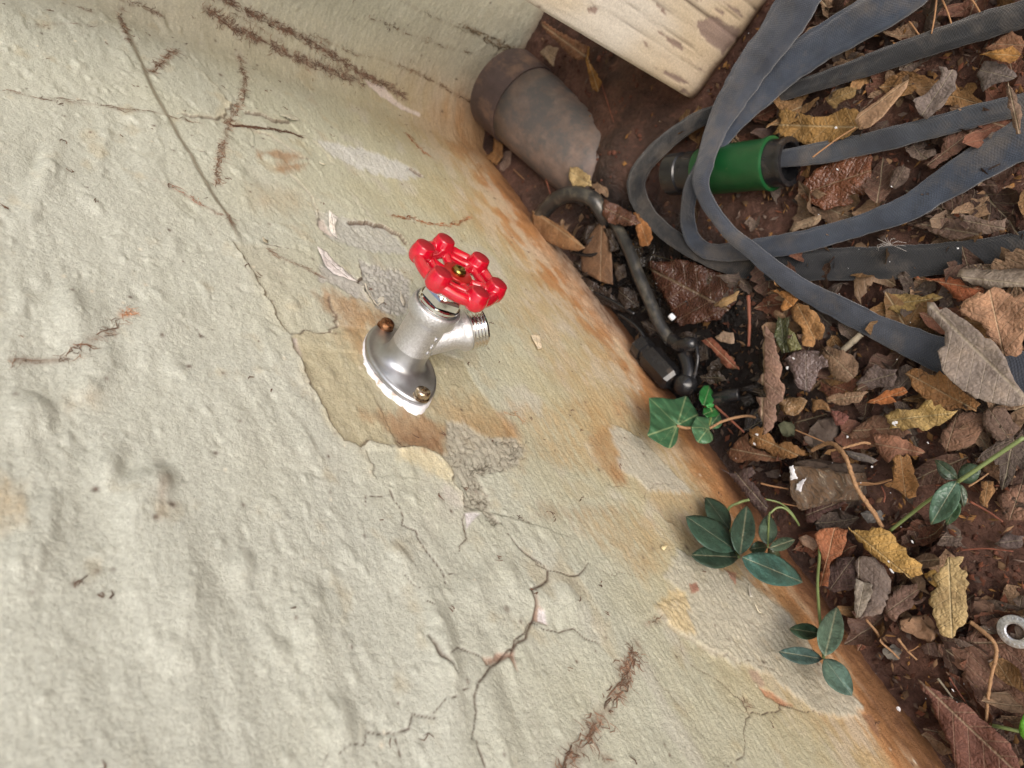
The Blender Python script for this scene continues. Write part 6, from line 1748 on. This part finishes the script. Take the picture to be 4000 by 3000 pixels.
# ------------------------------------------------------------------ washer, plastic bit, seed fluff, flecks
wc = G(3969, 2466, 0.014)
wash = lathe('metal_washer', [(4.3 * mm, 0), (8.7 * mm, 0), (8.8 * mm, 0.5 * mm), (8.6 * mm, 1.1 * mm), (6.9 * mm, 1.5 * mm), (5.0 * mm, 1.6 * mm), (4.2 * mm, 1.2 * mm), (4.3 * mm, 0)], M['washer'], frame((0, 0, 0), (0.05, -0.12, 1)), 48, cap=False)
wash.location = wc; wash.data.polygons.foreach_set('use_smooth', np.zeros(len(wash.data.polygons), bool))
tag(wash, 'silver metal washer lying on the very large brown leaf', 'washer')
for k in range(22):
    a = 2 * math.pi * k / 22
    m4 = frame((0, 0, 0), (0.05, -0.12, 1))
    c0, ca = math.cos(a), math.sin(a); t0, ta = -math.sin(a), math.cos(a)
    pts = []
    for (r, w_, h) in ((7.9, .45, 1.0), (6.4, .35, 1.3), (6.4, .35, 1.95), (7.9, .45, 1.75)):
        for sgn in (-1, 1):
            pts.append(tuple(m4 @ Vector(((r * c0 + sgn * w_ * t0) * mm, (r * ca + sgn * w_ * ta) * mm, h * mm))))
    o = new_mesh('serration', pts, [(0, 1, 3, 2), (4, 5, 7, 6), (0, 2, 4, 6), (1, 7, 5, 3), (2, 3, 5, 4), (0, 6, 7, 1)], M['washer'], parent=wash, smooth=False)
p_ = G(*cQ((1190, 1045))[0], 0.014); q_ = G(*cQ((1215, 1072))[0], 0.012)
P = np.array([p_, (p_ + q_) / 2, q_]); P = np.concatenate([[P[0] - (P[1] - P[0]) * 0.15], P, [P[2] + (P[1] - P[0]) * 0.15]])
o = tube('plastic_peg', P - P.mean(0), [0.0012, 0.0023, 0.0024, 0.0023, 0.0012], M['white'], k=14); o.location = P.mean(0)
tag(o, 'small white plastic peg beside the black tube', 'peg')
fl0 = G(*cD((1175, 320))[0], 0.017)
fluff = empty('seed_fluff', tuple(fl0), 'wispy white seed fluff resting on the dark hose', 'seed')
for k in range(26):
    a = rr.uniform(-0.5, 3.6); L = rr.uniform(0.008, 0.016); up = rr.uniform(0.002, 0.012)
    tip = G(*cD((1175 + 100 * math.cos(a) * L / .012, 320 - 85 * math.sin(a) * L / .012))[0], 0.017 + up * 300 * mm / 300 * 1000 * 0 + 0.003)
    mid_ = (fl0 + tip) / 2 + np.array([0, 0, up])
    if k % 2: continue
    under(tube('filament', [fl0, fl0 * 0.4 + mid_ * 0.6, mid_ * 0.5 + tip * 0.5, tip], 0.00007, M['fluff'], k=4, cap=False), fluff)
FV, FF = [], []
spots_ = [cG((1090, 130))[0], cG((1105, 110))[0], cG((1380, 285))[0], cG((900, 495))[0], cG((1245, 1140))[0], cG((1040, 1312))[0], cG((1070, 1395))[0], cB((735, 1005))[0], cB((745, 1330))[0], cB((1170, 1465))[0], cE((2190, 310))[0], cE((1100, 470))[0], cE((1120, 400))[0], cE((2025, 650))[0], cY((620, 930))[0], cY((690, 830))[0], cX((1000, 940))[0], cD((1690, 340))[0], cB((300, 283))[0], cH((733, 541))[0], cB((80, 540))[0], cE((1830, 415))[0], cX((495, 1105))[0]]
for k in range(70): spots_.append((rr.uniform(2500, 4000), rr.uniform(100, 2950)))
for k, q in enumerate(spots_):
    p = G(*q, 0.022 if k < 23 else rr.uniform(0.006, 0.016))
    if p[1] < 0.006: continue
    r0 = rr.uniform(0.0006, 0.0014) if k < 23 else rr.uniform(0.0002, 0.0006)
    v = IV * (1 + 0.4 * rr.normal(0, 1, IV.shape)) * r0 * np.array([1, rr.uniform(.4, 1), 0.3]); b = len(FV)
    FV += [tuple(p + w) for w in v]; FF += [tuple(f + b) for f in IF]
o = new_mesh('paint_flecks', FV, FF, M['fleck'], smooth=False)
tag(o, 'tiny white flecks of paint and caulk over the litter', 'paint fleck', kind='stuff')

# ------------------------------------------------------------------ living plants
def ell(base, tip, w, n=11, skew=0.0):
    """leaf outline in crop pixels from base to tip with width w"""
    b = np.array(base, float); t = np.array(tip, float); d = t - b; L = np.linalg.norm(d); u = d / L; v = np.array([-u[1], u[0]])
    tt = np.linspace(0, 1, n); ww = w / 2 * np.sin(np.pi * tt ** 0.92) ** 0.75
    a = [b + u * L * q + v * x_ for q, x_ in zip(tt, ww)]
    c = [b + u * L * q - v * x_ for q, x_ in zip(tt[::-1][1:-1], ww[::-1][1:-1])]
    return [tuple(p) for p in a + c]


def sprig_leaf(crop_, base, tip, w, parent, rgb=(56, 84, 68), yp=None, h=20, n=11, **k):
    pts = crop_(*ell(base, tip, w, n)); v_ = random.uniform(1.02, 1.28); rgb = (rgb[0] * v_ * random.uniform(0.95, 1.2), rgb[1] * v_, rgb[2] * v_ * random.uniform(0.92, 1.02)); rgb = dull(rgb, 0.95, 0.78)
    return traced('leaf_blade', pts, rgb, None, h=h, yplane=yp, mat='peri', crumple=1.8, curl=random.uniform(-1.5, 4.5), roll=random.uniform(-3, 3), axis=(0, n - 1), sp=0.0022, jag=0.0, parent=parent, tilt=k.get('tilt', (0, 0)))


def stem3(P, r, parent, mat='stem'):
    return under(tube('stem', catmull(P, 8), r, M[mat], k=8), parent)


# sprig before the wall, lower middle
YP = 0.016
s1 = empty('evergreen_sprig', tuple(Y(*cE((980, 1360))[0], YP)), 'dark green sprig with large oval leaves against the wall foot', 'plant')
sprig_leaf(cE, (905, 1145), (715, 890), 165, s1, (52, 78, 62), yp=0.010)
sprig_leaf(cE, (955, 1310), (560, 1040), 225, s1, (54, 84, 70), yp=0.016, tilt=(0.1, 0.1))
sprig_leaf(cE, (985, 1345), (1040, 955), 192, s1, (62, 90, 76), yp=0.020)
sprig_leaf(cE, (980, 1362), (600, 1345), 190, s1, (48, 78, 60), yp=0.012)
sprig_leaf(cE, (1000, 1360), (1480, 1560), 232, s1, (50, 84, 74), yp=0.024, tilt=(-0.1, 0))
sprig_leaf(cE, (940, 1290), (900, 1150), 60, s1, (40, 62, 46), yp=0.007)
stem3([Y(*cE(q)[0], y_) for q, y_ in (((980, 1362), .015), ((930, 1250), .011), ((890, 1000), .009), ((980, 932), .016), ((1060, 908), .022))], 0.0009, s1)
s1b = empty('evergreen_sprig', tuple(Y(*cE((1205, 1285))[0], YP)), 'small dark green sprig just right of the large sprig', 'plant')
sprig_leaf(cE, (1205, 1268), (1205, 1025), 148, s1b, (64, 88, 74), yp=0.022)
sprig_leaf(cE, (1215, 1292), (1420, 1222), 100, s1b, (58, 86, 70), yp=0.026)
sprig_leaf(cE, (1200, 1280), (1060, 1300), 110, s1b, (42, 64, 46), yp=0.014)
sprig_leaf(cE, (1205, 1295), (1305, 1375), 80, s1b, (58, 70, 46), yp=0.012)
stem3([Y(*cE(q)[0], y_) for q, y_ in (((1205, 1285), .020), ((1215, 1040), .024), ((1235, 1005), .026), ((1285, 970), .030), ((1350, 985), .032), ((1420, 1060), .030), ((1450, 1110), .026))], 0.0007, s1b)
stem3([Y(*cE(q)[0], y_) for q, y_ in (((1190, 905), .024), ((1300, 935), .028), ((1390, 1010), .03), ((1450, 1110), .026))], 0.0006, s1b)
# hanging three leaf sprig, lower right
s2 = empty('evergreen_sprig', tuple(Y(*cK((640, 790))[0], YP)), 'three leaf dark green sprig hanging on a long thin stem', 'plant')
sprig_leaf(cK, (648, 782), (742, 392), 205, s2, (74, 96, 82), yp=0.022)
sprig_leaf(cK, (630, 805), (283, 745), 132, s2, (60, 84, 80), yp=0.014)
sprig_leaf(cK, (640, 800), (862, 1092), 190, s2, (66, 94, 84), yp=0.018)
sprig_leaf(cK, (615, 603), (368, 565), 128, s2, (40, 74, 52), yp=0.012)
stem3([Y(*cK(q)[0], y_) for q, y_ in (((640, 800), .017), ((625, 690), .016), ((620, 600), .015), ((600, 400), .018), ((590, 200), .022), ((605, 0), .026))] + [Y(*cE(q)[0], .03) for q in ((1608, 1255),)], 0.0009, s2)
# sprig on the litter, right
s3 = empty('evergreen_sprig', tuple(G(*cG((1640, 620))[0], 0.03)), 'dark green sprig on a straight pale stem over the bare soil', 'plant')
sprig_leaf(cG, (1620, 600), (1455, 470), 120, s3, (44, 62, 44), h=24)
sprig_leaf(cG, (1640, 600), (1840, 500), 175, s3, (44, 68, 50), h=26)
sprig_leaf(cG, (1650, 770), (1545, 1000), 118, s3, (62, 96, 70), h=24)
sprig_leaf(cG, (1652, 640), (1695, 838), 98, s3, (62, 82, 62), h=32)
sprig_leaf(cG, (1640, 600), (1440, 432), 95, s3, (52, 82, 62), h=34)
sprig_leaf(cG, (1640, 610), (1408, 995), 225, s3, (62, 98, 76), h=36)
stem3([G(*cG(q)[0], hh * mm) for q, hh in (((2210, 240), 40), ((1920, 435), 38), ((1645, 622), 36))], 0.0011, s3)
stem3([G(*cG(q)[0], hh * mm) for q, hh in (((1645, 622), 34), ((1380, 790), 28), ((1250, 890), 22), ((1055, 1045), 14))], 0.0010, s3)
# leaf peeping in at the right edge
s4 = empty('evergreen_sprig', tuple(G(*cK((2180, 1370))[0], 0.02)), 'bright green leaf peeping in at the right edge', 'plant')
traced('leaf_blade', cK((2250, 1220), (2212, 1235), (2185, 1285), (2172, 1345), (2185, 1400), (2215, 1440), (2300, 1460), (2340, 1340)), (86, 150, 44), None, h=22, mat='peri', crumple=0.8, parent=s4, sp=.0022, jag=0)
stem3([G(*cK(q)[0], hh * mm) for q, hh in (((1950, 1322), 16), ((2060, 1345), 20), ((2180, 1372), 21))], 0.0010, s4)
# ivy
iv = empty('ivy_sprig', tuple(Y(*cE((500, 340))[0], 0.02)), 'young ivy with two lobed leaves and a round seedling leaf', 'plant')


def mat_ivy():
    m, n, l, b = material('ivy_leaf')
    uv = n.new('ShaderNodeUVMap'); sx = n.new('ShaderNodeSeparateXYZ'); l.new(uv.outputs[0], sx.inputs[0])
    oi = n.new('ShaderNodeObjectInfo')
    t = noise_node(n, l, 120, 4)
    c = mixc(n, l, 1.0, oi.outputs['Color'], ramp(n, l, t.outputs[0], [(0.3, (0.75, 0.78, 0.72)), (0.7, (1.2, 1.2, 1.15))]), 'MULTIPLY')
    # five veins from the stalk: u holds the angle, v the distance
    a = math_node(n, l, 'FRACT', math_node(n, l, 'MULTIPLY', sx.outputs[0], 1.0))
    dv = math_node(n, l, 'ABSOLUTE', math_node(n, l, 'SUBTRACT', a, 0.5))
    near_ = math_node(n, l, 'MULTIPLY', dv, math_node(n, l, 'ADD', math_node(n, l, 'MULTIPLY', sx.outputs[1], 1.2), 0.05))
    v1 = math_node(n, l, 'MULTIPLY', math_node(n, l, 'SUBTRACT', 0.022, near_), 60.0, True)
    f2 = math_node(n, l, 'ABSOLUTE', math_node(n, l, 'SUBTRACT', math_node(n, l, 'FRACT', math_node(n, l, 'SUBTRACT', math_node(n, l, 'MULTIPLY', sx.outputs[1], 4.0), math_node(n, l, 'MULTIPLY', dv, 2.0))), 0.5))
    v2 = math_node(n, l, 'MULTIPLY', math_node(n, l, 'SUBTRACT', 0.06, f2), 8.0, True)
    v = math_node(n, l, 'MAXIMUM', v1, math_node(n, l, 'MULTIPLY', v2, 0.5))
    c = mixc(n, l, math_node(n, l, 'MULTIPLY', v, 0.6), c, lin((150, 165, 120)))
    l.new(c, b.inputs['Base Color']); setv(b, Roughness=0.4)
    bump(n, l, b, v, 0.3, -0.0006)
    return m


M['ivy'] = mat_ivy()


def ivy_leaf(px, centre, angs, rgb, yp, tilt=(0.0, 0.0)):
    px = [tuple(q) for q in catmull(list(px) + [px[0]], 4)[:-1]]
    Q3 = np.array([Y(*p, yp) for p in px]); Q = Q3[:, [0, 2]]; c = Y(*centre, yp)[[0, 2]]
    V, F, _ = fill(Q, 0.0014, 0.0, 5)
    d = V - c; ang = np.arctan2(d[:, 1], d[:, 0]); rad = np.hypot(d[:, 0], d[:, 1]); L = rad.max()
    dirs = [np.arctan2(*((Y(*a, yp)[[0, 2]] - c)[::-1])) for a in angs]
    best = np.full(len(V), 9.0)
    for k in dirs:
        e = (ang - k + math.pi) % (2 * math.pi) - math.pi
        best = np.where(np.abs(e) < np.abs(best), e, best)
    U = np.stack([0.5 + np.clip(best, -0.49, 0.49), rad / L], 1)
    P = np.stack([V[:, 0], np.full(len(V), yp), V[:, 1]], 1)
    off = 0.0030 * fbm(V[:, 0] * 60, V[:, 1] * 60, 2, 7) - 0.002 * (rad / L) ** 2 + tilt[0] * d[:, 0] + tilt[1] * d[:, 1]
    R_ = P - CAM; P = P + R_ * (off / R_[:, 1])[:, None]
    P[:, 1] = np.maximum(P[:, 1], 0.004)
    o = new_mesh('leaf_blade', P, F, M['ivy'], uvs=U)
    so = o.modifiers.new('thick', 'SOLIDIFY'); so.thickness = 0.0004
    obj_color(o, rgb)
    return under(o, iv)


ivy_leaf(cE((270, 110), (350, 108), (460, 122), (560, 97), (585, 120), (610, 165), (655, 235), (640, 290), (610, 345), (560, 340), (505, 350), (495, 430), (470, 480), (425, 505), (340, 462), (262, 408), (268, 370), (278, 330), (278, 250)), cE((490, 325))[0],
         cE((272, 112), (560, 100), (655, 240), (430, 500), (265, 405)), (60, 98, 70), 0.022)
ivy_leaf(cE((650, 255), (720, 262), (770, 245), (810, 215), (842, 290), (835, 330), (800, 352), (742, 358), (768, 400), (770, 440), (735, 466), (660, 462), (625, 410), (605, 345), (625, 290)), cE((735, 350))[0],
         cE((640, 265), (835, 225), (765, 440), (655, 455), (610, 345)), (70, 106, 78), 0.026)
o = traced('round_leaf', cE((668, 60), (700, 14), (740, 10), (772, 60), (780, 130), (765, 160), (735, 178), (690, 162), (665, 115)), (52, 120, 62), None, yplane=0.030, mat='peri', crumple=0.6, parent=iv, sp=.0016, jag=0)
o = traced('round_leaf', cE((700, 190), (740, 165), (790, 190), (822, 235), (800, 255), (730, 262), (695, 235)), (50, 112, 58), None, yplane=0.028, mat='peri', crumple=0.6, parent=iv, sp=.0016, jag=0)
o = traced('bud', cE((718, 165), (750, 145), (785, 160), (775, 180), (735, 188)), (72, 158, 84), None, yplane=0.032, mat='peri', crumple=0.4, parent=iv, sp=.0012, jag=0)
stem3([Y(*cE(q)[0], y_) for q, y_ in (((490, 328), .022), ((560, 345), .024), ((640, 345), .024), ((735, 352), .025), ((840, 297), .03), ((960, 262), .038), ((1060, 252), .042), ((1145, 278), .04))], 0.0010, iv, 'dryvine')
stem3([Y(*cE(q)[0], y_) for q, y_ in (((745, 170), .029), ((760, 230), .027), ((740, 350), .024))], 0.0010, iv)
